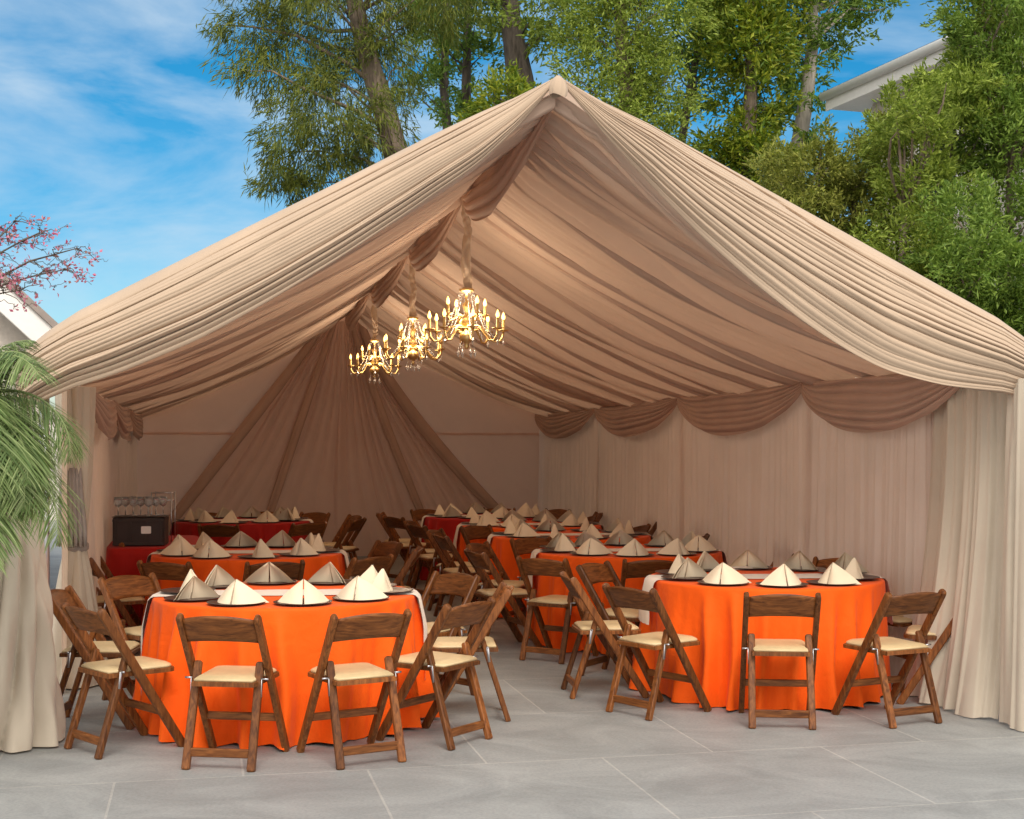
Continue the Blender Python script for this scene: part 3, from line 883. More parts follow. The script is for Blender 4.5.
dc = mesh_obj('tablecloth', V, Fc, M['red']); dc.location = (DX, DY, 0); dc.rotation_euler = (0, 0, .22)
tag(dc, 'dark red cloth over the narrow drinks table by the left wall', 'tablecloth')
def crate(x, y, rz, label):
    t = thing('bottle_crate', label, 'crate', (x, y, ZT + .003), rz)
    for s in (-1, 1):
        mb = MB(); mb.box((-.214, s * .15 - .006, .004), (.214, s * .15 + .006, .248))
        for z in (.02, .225): mb.box((-.222, s * .158 - .006, z - .014), (.222, s * .158 + .006, z + .014))
        for x in (-.2, -.07, .07, .2): mb.box((x - .012, s * .157 - .005, .036), (x + .012, s * .157 + .005, .209))
        mb.obj('side_panel', M['dark'], t)
        mb = MB(); mb.box((s * .219 - .004, -.143, .004), (s * .219 + .004, .143, .248)); mb.obj('end_panel', M['dark'], t)
    mb = MB(); mb.box((-.21, -.141, 0), (.21, .141, .009)); mb.obj('base', M['dark'], t)
    mb = MB(); mb.box((-.228, -.16, .25), (.228, .16, .262)); mb.obj('lid', M['dark'], t)
    mb = MB(); mb.box((.025, -.168, .11), (.11, -.1645, .175)); mb.obj('paper_tag', M['white'], t)
    return t
crate(DX + .0, DY - .50, .12, 'dark ribbed crate topped with glasses on the drinks table')
gl_mb = MB()
gl_mb.lathe([(.0005, 0), (.032, 0), (.033, .003), (.006, .006), (.005, .07), (.008, .078), (.03, .095), (.038, .125), (.036, .165), (.0345, .165), (.0365, .125), (.0285, .097), (.0005, .083)], 16)
GL = gl_mb.obj('wine_glass', M['glass'], None, True)
for i in range(9):
    take(GL, (DX - .18 + .045 * i, DY - .58 + .075 * (i % 3), ZT + .266), 0, 'clear stemmed glass standing on the ribbed crate', 'glass', 'glasses on the crate')
# wire stand on the drinks table
ws = thing('wire_stand', 'thin wire display stand rising above the glasses by the left wall', 'stand', (DX + .10, DY - .1, ZT + .003))
mb = MB()
for sx in (-.09, .09):
    for sy in (-.07, .07): mb.tube([(sx, sy, 0), (sx, sy, .46)], .006, 6)
mb.obj('upright', M['metal'], ws, True)
for z in (.38, .45):
    mb = MB(); pts = [(-.09, -.07, z), (.09, -.07, z), (.09, .07, z), (-.09, .07, z), (-.09, -.07, z)]
    for a_, b_ in zip(pts, pts[1:]): mb.tube([a_, b_], .006, 6)
    mb.obj('hoop', M['metal'], ws, True)

# ------------------------------------------------------------------ chandeliers
def make_chandelier(label, top_len):
    t = thing('chandelier', label, 'chandelier', group='gilt candle chandeliers under the ridge')
    mb = MB()   # central column; origin is at the level of the candle cups
    mb.lathe([(.0005, -.13), (.012, -.125), (.02, -.11), (.012, -.095), (.03, -.08), (.055, -.05), (.05, -.02), (.022, 0), (.018, .03), (.035, .05), (.04, .07), (.02, .09), (.015, .14), (.028, .17), (.03, .19), (.012, .21), (.010, .27), (.05, .285), (.055, .30), (.02, .31), (.0005, .312)], 20)
    mb.obj('column', M['gold'], t, True)
    mb = MB()
    mb.lathe([(.10, .0), (.108, .006), (.10, .012), (.094, .006), (.10, 0)], 30, (0, 0, .01))
    mb.obj('collar', M['gold'], t, True)
    for k in range(8):
        a = 2 * PI * k / 8 + .2; c, s = math.cos(a), math.sin(a)
        pts = []
        for r_, z in ((.03, .01), (.07, .035), (.11, .03), (.15, -.02), (.19, -.07), (.235, -.075), (.262, -.04), (.268, 0)):
            pts.append((c * r_, s * r_, z))
        mb = MB(); mb.tube(pts, [.009, .009, .008, .008, .008, .008, .008, .008], 8)
        arm = mb.obj('arm', M['gold'], t, True)
        x, y = c * .268, s * .268
        mb = MB(); mb.lathe([(.0005, 0), (.02, .001), (.038, .008), (.042, .014), (.034, .012), (.012, .012), (.0005, .012)], 16, (x, y, 0)); mb.obj('drip_pan', M['gold'], arm, True)
        mb = MB(); mb.lathe([(.0105, .010), (.0105, .085), (.0005, .086)], 12, (x, y, 0)); mb.obj('candle', M['candle'], arm, True)
        mb = MB(); mb.lathe([(.006, .086), (.0125, .098), (.0125, .108), (.007, .128), (.0005, .142)], 10, (x, y, 0)); mb.obj('bulb', M['flame'], arm, True)
        # crystal drop under the pan
        mb = MB(); mb.tube([(x, y, -.035), (x, y, -.06)], .0018, 5)
        mb.lathe([(.0005, -.060), (.008, -.072), (.010, -.082), (.0005, -.105)], 8, (x, y, 0)); mb.obj('crystal', M['glass'], arm, False)
        if True:
            mb = MB()   # beaded crystal strand from the crown to the arm
            for j in range(15):
                f = j / 14; r_ = lerp(.045, .20, f); z = .29 + (-.04 - .29) * f - .05 * math.sin(PI * f)
                mb.lathe([(.0005, -.008), (.006, 0), (.0005, .008)], 6, (c * r_, s * r_, z))
            mb.tube([(c * lerp(.045, .20, j / 14), s * lerp(.045, .20, j / 14), .29 - .33 * j / 14 - .05 * math.sin(PI * j / 14)) for j in range(15)], .0022, 5)
            mb.obj('crystal_strand', M['glass'], t, False)
    for k in range(4):
        a = 2 * PI * k / 4 + .55; c, s = math.cos(a), math.sin(a)
        mb = MB(); mb.tube([(c * r_, s * r_, z) for r_, z in ((.02, .10), (.06, .12), (.10, .09), (.135, .07), (.15, .095), (.152, .11))], .007, 8)
        arm = mb.obj('arm', M['gold'], t, True); x, y, z0 = c * .152, s * .152, .11
        mb = MB(); mb.lathe([(.0005, 0), (.02, .001), (.034, .008), (.036, .013), (.012, .012), (.0005, .012)], 16, (x, y, z0)); mb.obj('drip_pan', M['gold'], arm, True)
        mb = MB(); mb.lathe([(.010, .010), (.010, .075), (.0005, .076)], 12, (x, y, z0)); mb.obj('candle', M['candle'], arm, True)
        mb = MB(); mb.lathe([(.006, .076), (.0125, .088), (.0125, .098), (.007, .118), (.0005, .132)], 10, (x, y, z0)); mb.obj('bulb', M['flame'], arm, True)
    for k in range(6):
        a = 2 * PI * k / 6; x, y = .06 * math.cos(a), .06 * math.sin(a)
        mb = MB(); mb.tube([(x * .6, y * .6, -.07), (x, y, -.13)], .0018, 5); mb.lathe([(.0005, -.13), (.010, -.145), (.012, -.158), (.0005, -.19)], 8, (x, y, 0)); mb.obj('crystal', M['glass'], t, False)
    return t
def sleeve(o, L, seed):
    nz = 90; na_ = 22
    a = np.linspace(0, 2 * PI, na_, endpoint=False)[:, None]; t_ = np.linspace(0, 1, nz)[None, :]
    r = .022 + .009 * np.abs(np.sin(t_ * L * 34 + 2 * np.sin(t_ * 9 + seed) + .8 * np.sin(a * 2))) + .006 * np.sin(3 * a + t_ * 22)
    r = r * (1 + .3 * np.sin(t_ * 6 + seed) * .4)
    V = np.stack([r * np.cos(a) + .008 * np.sin(t_ * 14 + seed), r * np.sin(a) + .006 * np.cos(t_ * 11), .27 + L * t_ + 0 * a], -1)
    return mesh_obj('fabric_sleeve', V.reshape(-1, 3), grid_faces(na_, nz, True), M['drape'], o)
cl = ['nearest and largest-looking gilt chandelier with lit candle bulbs', 'middle gilt chandelier of the three, partly behind the nearest', 'farthest gilt chandelier, lowest in view, before the back curtain']
ch = make_chandelier(cl[0], 1)
cpos = [(.226, 2.535, 468), (.461, 2.575, 418), (.722, 2.59, 371)]
clist = [ch, dup(ch, label=cl[1]), dup(ch, label=cl[2])]
for i, ((k, z, px), o) in enumerate(zip(cpos, clist)):
    rp = ridge(k); d = rp[1]
    o.scale = (1.08, 1.08, 1.08)
    o.location = (rp[0] + (0, .01, .02)[i], d, z); o.rotation_euler = (0, 0, .35 * i)
    pl = bpy.data.lights.new('chandelier_light', 'POINT'); pl.energy = 19; pl.color = (1, .80, .58); pl.shadow_soft_size = .22
    po = bpy.data.objects.new('chandelier_light', pl); COL.objects.link(po); po.location = o.location + Vector((0, 0, .11))
    sleeve(o, (rp[2] - .02 - z) / 1.08 - .27, i * 2.1)

# ------------------------------------------------------------------ buildings outside
# house on the left: gable end wall with a raking white fascia
hl = thing('house', 'white stucco house with raking eave behind the palm at the left edge', 'house', (-5.05, 12, 0), .42)
def hp(name, mb, mat): return mb.obj(name, mat, hl)
mb = MB(); mb.add([(-7, 0, 0), (1.02, 0, 0), (1.02, 0, 2.45), (-3, 0, 6.2), (-7, 0, 2.45), (-7, 9, 0), (1.02, 9, 0), (1.02, 9, 2.45), (-3, 9, 6.2), (-7, 9, 2.45)],
                  [(0, 1, 2, 3, 4), (9, 8, 7, 6, 5), (1, 6, 7, 2), (0, 4, 9, 5)])
hp('wall', mb, M['stucco'])
sl = (6.2 - 2.45) / 4.02
mb = MB(); mb.beam((1.28, -.24, 2.45 - .24 * sl + .12), (-3.0, -.24, 6.2 + .14), .26, .035, up=(0, 0, 1)); hp('fascia', mb, M['white'])
mb = MB(); mb.beam((1.30, -.255, 2.45 - .24 * sl + .24), (-3.0, -.255, 6.2 + .27), .06, .06, up=(0, 0, 1)); hp('gutter', mb, M['tie'])
mb = MB()
for a_, b_ in (((1.32, 2.45 - .28 * sl + .25), (-3.0, 6.46)), ((-7.3, 2.45 - .28 * sl + .25), (-3.0, 6.46))):
    mb.add([(a_[0], -.27, a_[1]), (b_[0], -.27, b_[1]), (b_[0], 9.3, b_[1]), (a_[0], 9.3, a_[1]), (a_[0], -.27, a_[1] + .05), (b_[0], -.27, b_[1] + .05), (b_[0], 9.3, b_[1] + .05), (a_[0], 9.3, a_[1] + .05)],
           [(0, 1, 2, 3), (7, 6, 5, 4), (0, 4, 5, 1), (2, 6, 7, 3), (1, 5, 6, 2), (0, 3, 7, 4)])
hp('roof', mb, M['roofing'])
mb = MB(); mb.box((.35, -.03, 0.02), (.92, -.003, 1.55)); dr_ = hp('door', mb, M['greywall'])
mb = MB(); mb.beam((.90, -.06, .78), (.90, -.03, .78), .03, .03); mb.obj('handle', M['metal'], dr_)
# step seen between the two left curtains
mb = MB(); mb.box((-5.1, 11.2, 0), (-3.6, 11.92, .13)); tag(mb.obj('stone_step', plain('pale_step', (.55, .58, .58), .7)), 'pale stone step in the gap between the two left curtains', 'step')

# house on the right, high behind the trees
hr = thing('house', 'tall pale house with white eave and gutter at the top right', 'house', (5.5, 24.2, 0))
hr.rotation_euler = (0, 0, 0)
dv = np.array([.3257, -1.0]) / math.hypot(.3257, 1); pv = np.array([-dv[1], dv[0]])   # along the eave towards the camera, and to the right
def q(s, r, z): return (dv[0] * s + pv[0] * r, dv[1] * s + pv[1] * r, z)
def prism(mb, s0, s1, r0, r1, z0, z1):
    V = [q(s, r, z) for z in (z0, z1) for s, r in ((s0, r0), (s1, r0), (s1, r1), (s0, r1))]
    mb.add(V, [(3, 2, 1, 0), (4, 5, 6, 7), (0, 1, 5, 4), (1, 2, 6, 5), (2, 3, 7, 6), (3, 0, 4, 7)])
mb = MB(); prism(mb, .45, 9, .55, 9, 0, 7.45); mb.obj('wall', M['stucco'], hr)
mb = MB(); prism(mb, -.1, 9.4, 0, .9, 7.455, 7.49); mb.obj('soffit', M['white'], hr)
mb = MB(); prism(mb, -.1, 9.4, -.03, 0, 7.42, 7.72); mb.obj('fascia', M['white'], hr)
mb = MB(); mb.tube([q(-.1, -.09, 7.66), q(9.4, -.09, 7.66)], .075, 12); mb.obj('gutter', M['white'], hr, True)
mb = MB(); mb.add([q(-.12, -.12, 7.73), q(9.4, -.12, 7.73), q(9.4, 4.8, 10.1), q(-.12, 4.8, 10.1), q(9.4, 9.7, 7.73), q(-.12, 9.7, 7.73), q(-.12, 4.8, 7.73), q(9.4, 4.8, 7.73)],
                  [(0, 1, 2, 3), (3, 2, 4, 5), (0, 3, 5), (1, 4, 2)]); mb.obj('roof', M['roofing'], hr)
for s_ in (1.8, 4.6):
    mb = MB(); prism(mb, s_, s_ + 1.1, .52, .547, 5.2, 6.6); fr = mb.obj('window', M['white'], hr)
    mb = MB(); prism(mb, s_ + .08, s_ + 1.02, .512, .518, 5.28, 6.52); mb.obj('pane', plain('dark_pane', (.03, .035, .04), .1), fr)

# ------------------------------------------------------------------ foliage
def leaves(name, pts, dirs, ln, wd, mat, parent, seed=0, fold=.25):
    """one small folded blade per point"""
    r = np.random.default_rng(seed); n = len(pts)
    d = dirs / np.maximum(np.linalg.norm(dirs, axis=1, keepdims=True), 1e-6)
    rv = r.normal(size=(n, 3)); s = np.cross(d, rv); s /= np.maximum(np.linalg.norm(s, axis=1, keepdims=True), 1e-6)
    nn = np.cross(d, s)
    L = (ln * np.clip(np.exp(r.normal(0, .35, n)), .4, 2.2))[:, None]; W = (wd * r.uniform(.7, 1.25, n))[:, None]
    p0 = pts; p1 = pts + d * L * .5 + s * W * .5 + nn * W * fold; p2 = pts + d * L; p3 = pts + d * L * .5 - s * W * .5 + nn * W * fold
    V = np.stack([p0, p1, p2, p3], 1).reshape(-1, 3); Fc = np.arange(4 * n).reshape(-1, 4)
    return mesh_obj(name, V, Fc, mat, parent, False)

def crown_points(clumps, n, seed, droop=0.0, tl=60, ts=1.0):
    r = np.random.default_rng(int(seed * 10))
    cl_ = np.array(clumps, float); w = (cl_[:, 3] * cl_[:, 4] * cl_[:, 5]) ** .75; w /= w.sum()
    # second level: many small tufts inside each clump
    ntuft = max(24, n // tl)
    ci = r.choice(len(cl_), ntuft, p=w)
    v = r.normal(size=(ntuft, 3)); v /= np.linalg.norm(v, axis=1, keepdims=True)
    rad = r.uniform(.35, 1.05, ntuft)[:, None] ** .6
    tc = cl_[ci, :3] + v * rad * cl_[ci, 3:6]
    tr = r.uniform(.10, .24, ntuft) * np.mean(cl_[ci, 3:6], axis=1) * ts + .05 * ts
    ti = r.integers(0, ntuft, n)
    ax = tc - cl_[ci, :3]; ax /= np.maximum(np.linalg.norm(ax, axis=1, keepdims=True), 1e-6)
    ax = ax * .6 + r.normal(size=ax.shape) * .45 + np.array([0, 0, .25 - droop])
    ax /= np.linalg.norm(ax, axis=1, keepdims=True)
    along = r.uniform(-1.0, 2.1, n) * tr[ti]
    p = tc[ti] + ax[ti] * along[:, None] + r.normal(size=(n, 3)) * (tr[ti] * np.clip(.62 - .2 * along / tr[ti], .1, .7))[:, None]
    d = (p - cl_[ci[ti], :3]); d /= np.maximum(np.linalg.norm(d, axis=1, keepdims=True), 1e-6)
    d = d * .35 + ax[ti] * .6 + r.normal(size=(n, 3)) * .6
    return p, d, tc

def tree(name, label, base, trunk_pts, trunk_r, clumps, n, ln, wd, mat, bark, seed, group=None, droop=0.0, limbs=14, cat='tree', tl=60, ts=1.0):
    base = np.array(base, float)
    t = thing(name, label, cat, tuple(base), 0, group)
    tp = np.array(trunk_pts, float) - base
    mb = MB(); mb.tube(tp, trunk_r, 12)
    p, d, tc = crown_points(clumps, n, seed, droop, tl, ts)
    d[:, 2] -= droop
    r = np.random.default_rng(seed + 5)
    for k in r.choice(len(tc), min(limbs * 3, len(tc)), replace=False):
        e = tc[k] - base
        # leave the trunk at a lower point
        zs = tp[:, 2]; zt = max(zs[0] + .3 * (zs[-1] - zs[0]), min(e[2] - .35 * np.linalg.norm(e[:2] - tp[-1, :2]) - .3, zs[-1]))
        st = np.array([np.interp(zt, zs, tp[:, i]) for i in range(3)])
        L = np.linalg.norm(e - st); mid = (st + e) / 2 + r.normal(size=3) * .08 * L + np.array([0, 0, .08 * L])
        q1 = lerp(st, mid, .5) + r.normal(size=3) * .03 * L; q2 = lerp(mid, e, .5) + r.normal(size=3) * .03 * L
        r0 = .010 + .012 * L
        mb.tube([st, q1, mid, q2, e], [r0, r0 * .8, r0 * .6, r0 * .42, r0 * .15], 6)
    mb.obj('trunk', bark, t, True)
    leaves('crown', p - base, d, ln, wd, mat, t, seed)
    return t

def at(px, py, d): return tuple(P(px, py, d))
def clump(px, py, d, rx, ry, rz): return (*P(px, py, d), rx, ry, rz)

# feathery tree behind the left slope
Dl = 25.0
tree('feathery_tree', 'feathery drooping tree with leaning trunk behind the left tent slope', (at(415, 0, Dl)[0], Dl, 0),
     [at(425, 442 + 1.68 / Dl * F, Dl), at(412, 300, Dl), at(400, 170, Dl), at(385, 110, Dl), at(368, 60, Dl), at(345, -40, Dl)], [.30, .27, .24, .21, .19, .12],
     [clump(285, 60, Dl, .9, 1.0, .7), clump(330, 105, Dl - .5, .9, 1, .8), clump(300, 150, Dl, .75, .9, .6), clump(340, 175, Dl, .8, .8, .5), clump(250, 30, Dl, .6, .8, .5),
      clump(375, 140, Dl - .6, .6, .8, .8), clump(390, 60, Dl, .7, .9, .8), clump(340, 10, Dl, 1.3, 1.2, .8), clump(300, -50, Dl, 1.5, 1.3, .9), clump(420, -20, Dl, 1.2, 1, .8), clump(285, 185, Dl, .4, .6, .3), clump(400, 190, Dl, .5, .6, .5)],
     36000, .17, .022, M['leaf_a'], M['bark'], 21, droop=.75, limbs=16)
# slim dark trunks further back
for i, (px, d, lean, lab_) in enumerate(((470, 29, 6, 'slim dark-trunked tree left of the tent peak, sparse twiggy crown'), (448, 31, -8, 'thin leaning dark tree between the feathery tree and the peak'))):
    tree('slim_tree', lab_, (at(px, 0, d)[0], d, 0),
         [at(px + lean, 442 + 1.68 / d * F, d), at(px + lean * .6, 260, d), at(px + 2, 160, d), at(px - 4, 90, d), at(px - 2, 20, d), at(px + 4, -60, d)], [.14, .13, .115, .10, .08, .05],
         [clump(px - 25, 90, d, .6, .6, .6), clump(px + 10, 60, d, .7, .7, .6), clump(px - 10, 20, d, 1, .9, .8), clump(px + 15, 130, d, .4, .5, .5), clump(px, -40, d, 1.3, 1.1, .9)],
         5200, .13, .05, M['leaf_d'], M['darkbark'], 31 + i, 'slim trees behind the ridge', limbs=10)
d = 27
tree('forked_tree', 'thick forked dark tree just left of the tent peak', (at(522, 0, d)[0], d, 0),
     [at(528, 442 + 1.68 / d * F, d), at(526, 250, d), at(524, 120, d), at(520, 80, d), at(512, 30, d), at(505, -60, d)], [.36, .34, .30, .27, .2, .12],
     [clump(500, 0, d, 1, 1, .5), clump(545, 20, d, .9, .9, .5), clump(520, -60, d, 1.8, 1.4, .8), clump(470, -30, d, 1.0, .9, .6)], 9000, .13, .05, M['leaf_e'], M['darkbark'], 41, limbs=8)
d = 22
tree('bush', 'round pale green bush showing just over the left slope by the peak', (at(515, 0, d)[0], d, 0),
     [at(515, 442 + 1.68 / d * F, d), at(515, 200, d), at(515, 120, d)], [.12, .10, .06],
     [clump(505, 110, d, .45, .6, .4), clump(528, 104, d, .4, .5, .35), clump(490, 128, d, .35, .5, .35)], 6000, .085, .04, M['leaf_b'], M['bark'], 43, cat='bush')
# leafy trees right of the peak
d = 24
tree('leafy_tree', 'soft grey-green leafy tree rising directly right of the tent peak', (at(625, 0, d)[0], d, 0),
     [at(625, 442 + 1.68 / d * F, d), at(628, 220, d), at(630, 120, d), at(622, 40, d), at(618, -30, d)], [.22, .2, .17, .12, .07],
     [clump(600, 95, d, .75, .9, .6), clump(640, 120, d, .75, .9, .6), clump(662, 80, d, .6, .8, .6), clump(610, 50, d, .9, .9, .6), clump(665, 140, d, .4, .7, .4), clump(640, 10, d, 1.2, 1, .8), clump(600, -40, d, 1.4, 1.2, .9)],
     30000, .085, .036, M['leaf_e'], M['bark'], 51)
d = 25
tree('leafy_tree', 'bright yellow-green leafy tree between the peak and the right-hand house', (at(750, 0, d)[0], d, 0),
     [at(752, 442 + 1.68 / d * F, d), at(750, 250, d), at(748, 150, d), at(752, 60, d), at(750, 0, d)], [.2, .18, .15, .10, .06],
     [clump(755, 95, d, .62, .7, .55), clump(740, 140, d, .62, .7, .45), clump(765, 160, d, .5, .6, .5), clump(720, 160, d, .4, .5, .35), clump(750, 45, d, .75, .8, .6), clump(755, -20, d, 1.0, .9, .7), clump(725, 190, d, .5, .6, .4), clump(770, 200, d, .5, .6, .4)],
     20000, .12, .05, M['leaf_b'], M['bark'], 52)
d = 27
tree('slim_tree', 'slender tree with thin trunk in the gap right of the peak', (at(684, 0, d)[0], d, 0),
     [at(684, 442 + 1.68 / d * F, d), at(683, 220, d), at(682, 140, d), at(690, 90, d), at(700, 40, d), at(710, -30, d)], [.10, .09, .08, .08, .07, .05],
     [clump(705, 80, d, .5, .6, .5), clump(690, 40, d, .9, .8, .6), clump(715, 20, d, .9, .8, .6), clump(690, -40, d, 1.4, 1.2, .8)], 9000, .12, .05, M['leaf_d'], M['darkbark'], 53)
d = 26
tree('pale_trunk_tree', 'tree with a pale slanting trunk beside the right-hand house eave', (at(797, 0, d)[0], d, 0),
     [at(790, 442 + 1.68 / d * F, d), at(793, 250, d), at(798, 150, d), at(806, 100, d), at(812, 50, d), at(815, -30, d)], [.17, .16, .15, .14, .11, .06],
     [clump(806, 95, d, .35, .5, .45), clump(798, 60, d, .55, .6, .5), clump(815, 125, d, .3, .5, .3), clump(800, 10, d, .7, .7, .6), clump(838, 28, d + 1, .5, .6, .42), clump(858, -15, d + 1, .8, .7, .6), clump(806, -50, d, 1.0, 1, .7)], 12000, .11, .045, M['leaf_d'], M['palebark'], 54)
# hedge of tall shrubs on the right
hedge = [
    ('olive green shrub directly above the right tent slope, palest of the hedge', 790, 230, 17.5, 'leaf_c', [(775, 235, .6, .55), (805, 190, .6, .55), (770, 285, .6, .5), (830, 250, .6, .6)]),
    ('tall olive shrub below the house eave, feathery top', 855, 190, 18, 'leaf_c', [(845, 178, .45, .4), (875, 195, .55, .55), (850, 230, .7, .6), (888, 150, .32, .36), (820, 180, .42, .36), (868, 290, .7, .6)]),
    ('mid green shrub in the middle of the hedge, sprigs of pale leaf', 905, 210, 16.5, 'leaf_e', [(912, 155, .42, .45), (897, 122, .30, .28), (925, 103, .32, .30), (955, 82, .34, .30), (925, 200, .6, .55), (905, 255, .6, .55), (935, 290, .6, .5), (900, 300, .6, .45)]),
    ('tall mid green shrub reaching the top of the photo near the right edge', 950, 130, 17.5, 'leaf_e', [(945, 118, .45, .45), (965, 140, .6, .5), (985, 80, .5, .5), (955, 100, .4, .4), (1000, 30, .6, .5), (1010, -20, .7, .6)]),
    ('deep green shrub at the right picture edge, darkest of the hedge', 1010, 170, 17, 'leaf_d', [(1005, 110, .6, .6), (1010, 170, .6, .6), (1025, 60, .8, .7), (1015, 230, .6, .5), (1000, 20, .8, .6), (1040, 140, .7, .7)]),
    ('low leafy shrub just over the lower right tent slope', 975, 280, 15.5, 'leaf_d', [(970, 230, .5, .45), (985, 275, .5, .45), (1010, 290, .5, .5), (960, 275, .4, .4), (1015, 330, .5, .35), (1040, 330, .6, .5)]),
]
for i, (lb, px, py, d, mt, cls) in enumerate(hedge):
    tree('hedge_shrub', lb, (at(px, 0, d)[0], d, 0), [at(px, 442 + 1.68 / d * F, d), at(px + 4, 380, d), at(px - 3, 300, d), at(px, py, d)], [.10, .09, .07, .04],
         [clump(a_, b_, d + .2 * math.sin(a_), r1, .9, r2) for a_, b_, r1, r2 in cls] + [clump(px, 380, d, .9, .9, .8)],
         34000, .068, .026, M[mt], M['bark'], 61 + i, 'tall hedge of shrubs on the right', limbs=14, cat='shrub', tl=120, ts=.72)

# flowering branch at the upper left: a tree whose trunk stands outside the frame
d = 9.5
ft = thing('flowering_tree', 'bare twiggy branch tipped with pink blossom against the left sky', 'tree', (at(-150, 0, d)[0], d, 0))
base = np.array([at(-150, 0, d)[0], d, 0])
mb = MB()
mb.tube([np.array(at(-150, 442 + 1.68 / d * F, d)) - base, np.array(at(-140, 500, d)) - base, np.array(at(-120, 380, d)) - base, np.array(at(-80, 320, d)) - base], [.07, .06, .05, .035], 8)
r = np.random.default_rng(3)
tips = []
def br(p0, p1, r0, r1, bend):
    p0 = np.array(p0); p1 = np.array(p1)
    pts = []
    for k in range(7):
        f = k / 6; pts.append(lerp(p0, p1, f) + np.array([0, 0, bend * math.sin(PI * f)]) + r.normal(size=3) * .006 - base)
    mb.tube(pts, list(np.linspace(r0, r1, 7)), 6)
    return [q_ + base for q_ in pts]
mains = [((-80, 320), (62, 270), .05), ((-80, 320), (40, 232), .06), ((-60, 310), (75, 248), .05), ((-80, 320), (20, 290), .03), ((-40, 290), (15, 222), .03)]
for (a0, a1, bd) in mains:
    pl = br(at(*a0, d), at(*a1, d), .012, .0035, bd)
    for q_ in pl[3:]:
        for _ in range(4):
            e = q_ + np.array([r.uniform(-.05, .16), r.uniform(-.12, .12), r.uniform(-.09, .10)])
            br(q_, e, .0035, .0018, .01); tips.append(e)
            for __ in range(2):
                e2 = e + np.array([r.uniform(-.02, .09), r.uniform(-.06, .06), r.uniform(-.05, .05)])
                br(e, e2, .002, .0012, .004); tips.append(e2)
mb.obj('branch', M['darkbark'], ft, True)
tips = np.array(tips)
pp = np.repeat(tips[::2], 5, axis=0) + r.normal(size=(len(tips[::2]) * 5, 3)) * .014
leaves('blossom', pp - base, r.normal(size=pp.shape), .026, .02, M['pink'], ft, 4)

# palm at the left: fronds arching into view, trunk just outside the frame
pb = np.array([-2.76, 7.05, 0])
pt = thing('palm_tree', 'small palm with long drooping fronds in front of the left curtain', 'palm', tuple(pb))
mb = MB()
prof = []
for k in range(26):
    z = 1.88 * k / 25; prof.append((.075 + .012 * (k % 2) - .012 * k / 25, z))
prof.append((.0005, 1.90)); mb.lathe(prof, 14); mb.obj('trunk', M['darkbark'], pt, True)
r = np.random.default_rng(17)
def frond(az, el, L, droop, seed):
    r = np.random.default_rng(int(seed * 10))
    n = 30; pts = []; p = np.array([0, 0, 1.88]); e = el
    for k in range(n):
        pts.append(p.copy()); st = L / (n - 1)
        p = p + st * np.array([math.cos(az) * math.cos(e), math.sin(az) * math.cos(e), math.sin(e)])
        e -= droop / n * (.5 + 1.2 * k / n)
    pts = np.array(pts)
    mb = MB(); mb.tube(pts, list(np.linspace(.011, .002, n)), 6)
    V = []; Fc = []
    side = np.array([-math.sin(az), math.cos(az), 0])
    for k in range(4, n):
        t = (pts[min(k + 1, n - 1)] - pts[k - 1]); t /= np.linalg.norm(t)
        upv = np.cross(side, t)
        for sd in (-1, 1):
            for rep in range(3):
                c = pts[k] + t * L / n * (.333 * rep)
                f = k / n
                ll_ = L * .36 * (math.sin(PI * min(1, .12 + f * .92)) ** .6) * r.uniform(.85, 1.1) + .03
                dv_ = t * r.uniform(.55, .85) + side * sd * r.uniform(.7, .95) + upv * r.uniform(-.12, .30); dv_ /= np.linalg.norm(dv_)
                w_ = np.cross(dv_, upv); w_ /= np.linalg.norm(w_); w_ = w_ * .0029
                b0 = len(V); m_ = 4
                q_ = c.copy(); dd = dv_.copy()
                for j in range(m_ + 1):
                    ww = w_ * (1 if j < m_ else .05) * (.6 if j == 0 else 1)
                    V.append(q_ - ww); V.append(q_ + ww)
                    dd = dd + np.array([0, 0, -.16]) ; dd /= np.linalg.norm(dd); q_ = q_ + dd * ll_ / m_
                for j in range(m_):
                    a_ = b0 + 2 * j; Fc.append((a_, a_ + 1, a_ + 3, a_ + 2))
    mb.add(V, Fc)
    mb.obj('frond', M['palm'], pt, False)
for k in range(20):
    az = r.uniform(1.6, 2 * PI - 1.9) if k > 9 else r.uniform(-1.35, .75)
    el = r.uniform(-.15, 1.2) if k > 9 else r.uniform(-.45, .42)
    frond(az, el, r.uniform(.62, .88), r.uniform(1.5, 2.3), 100 + k)
frond(-.9, -.5, .9, 1.2, 207); frond(-.35, -.35, .95, 1.3, 208); frond(-1.2, -.7, .95, .9, 209); frond(-.25, .40, .80, 2.1, 202); frond(-.6, .95, .66, 1.6, 221); frond(-.05, 1.25, .5, 1.3, 222); frond(-.7, .8, .78, 1.6, 223); frond(-.9, .95, .55, 1.5, 211); frond(-1.3, .8, .5, 1.3, 212); frond(-.5, 1.1, .45, 1.2, 213); frond(-1.0, 1.25, .42, .9, 214); frond(-.75, .15, .85, 1.7, 215); frond(-1.1, -.55, 1.0, 1.0, 216); frond(-1.0, .35, .95, 2.4, 203); frond(-.7, -.1, .85, 1.6, 204)

p2 = dup(pt, (-4.05, 9.6, 0), 2.1, label='second palm behind the tent corner, frond tips showing above the left eave')
p2.scale = (1.0, 1.0, 1.18); p2['group'] = pt['group'] = 'palms at the left'
# boundary wall far left/behind, closes the view between the trees and the ground
mb = MB(); mb.box((-30, 30, 0), (40, 30.25, 2.4)); tag(mb.obj('garden_wall', M['stucco']), 'long pale garden wall behind the trees', 'wall')

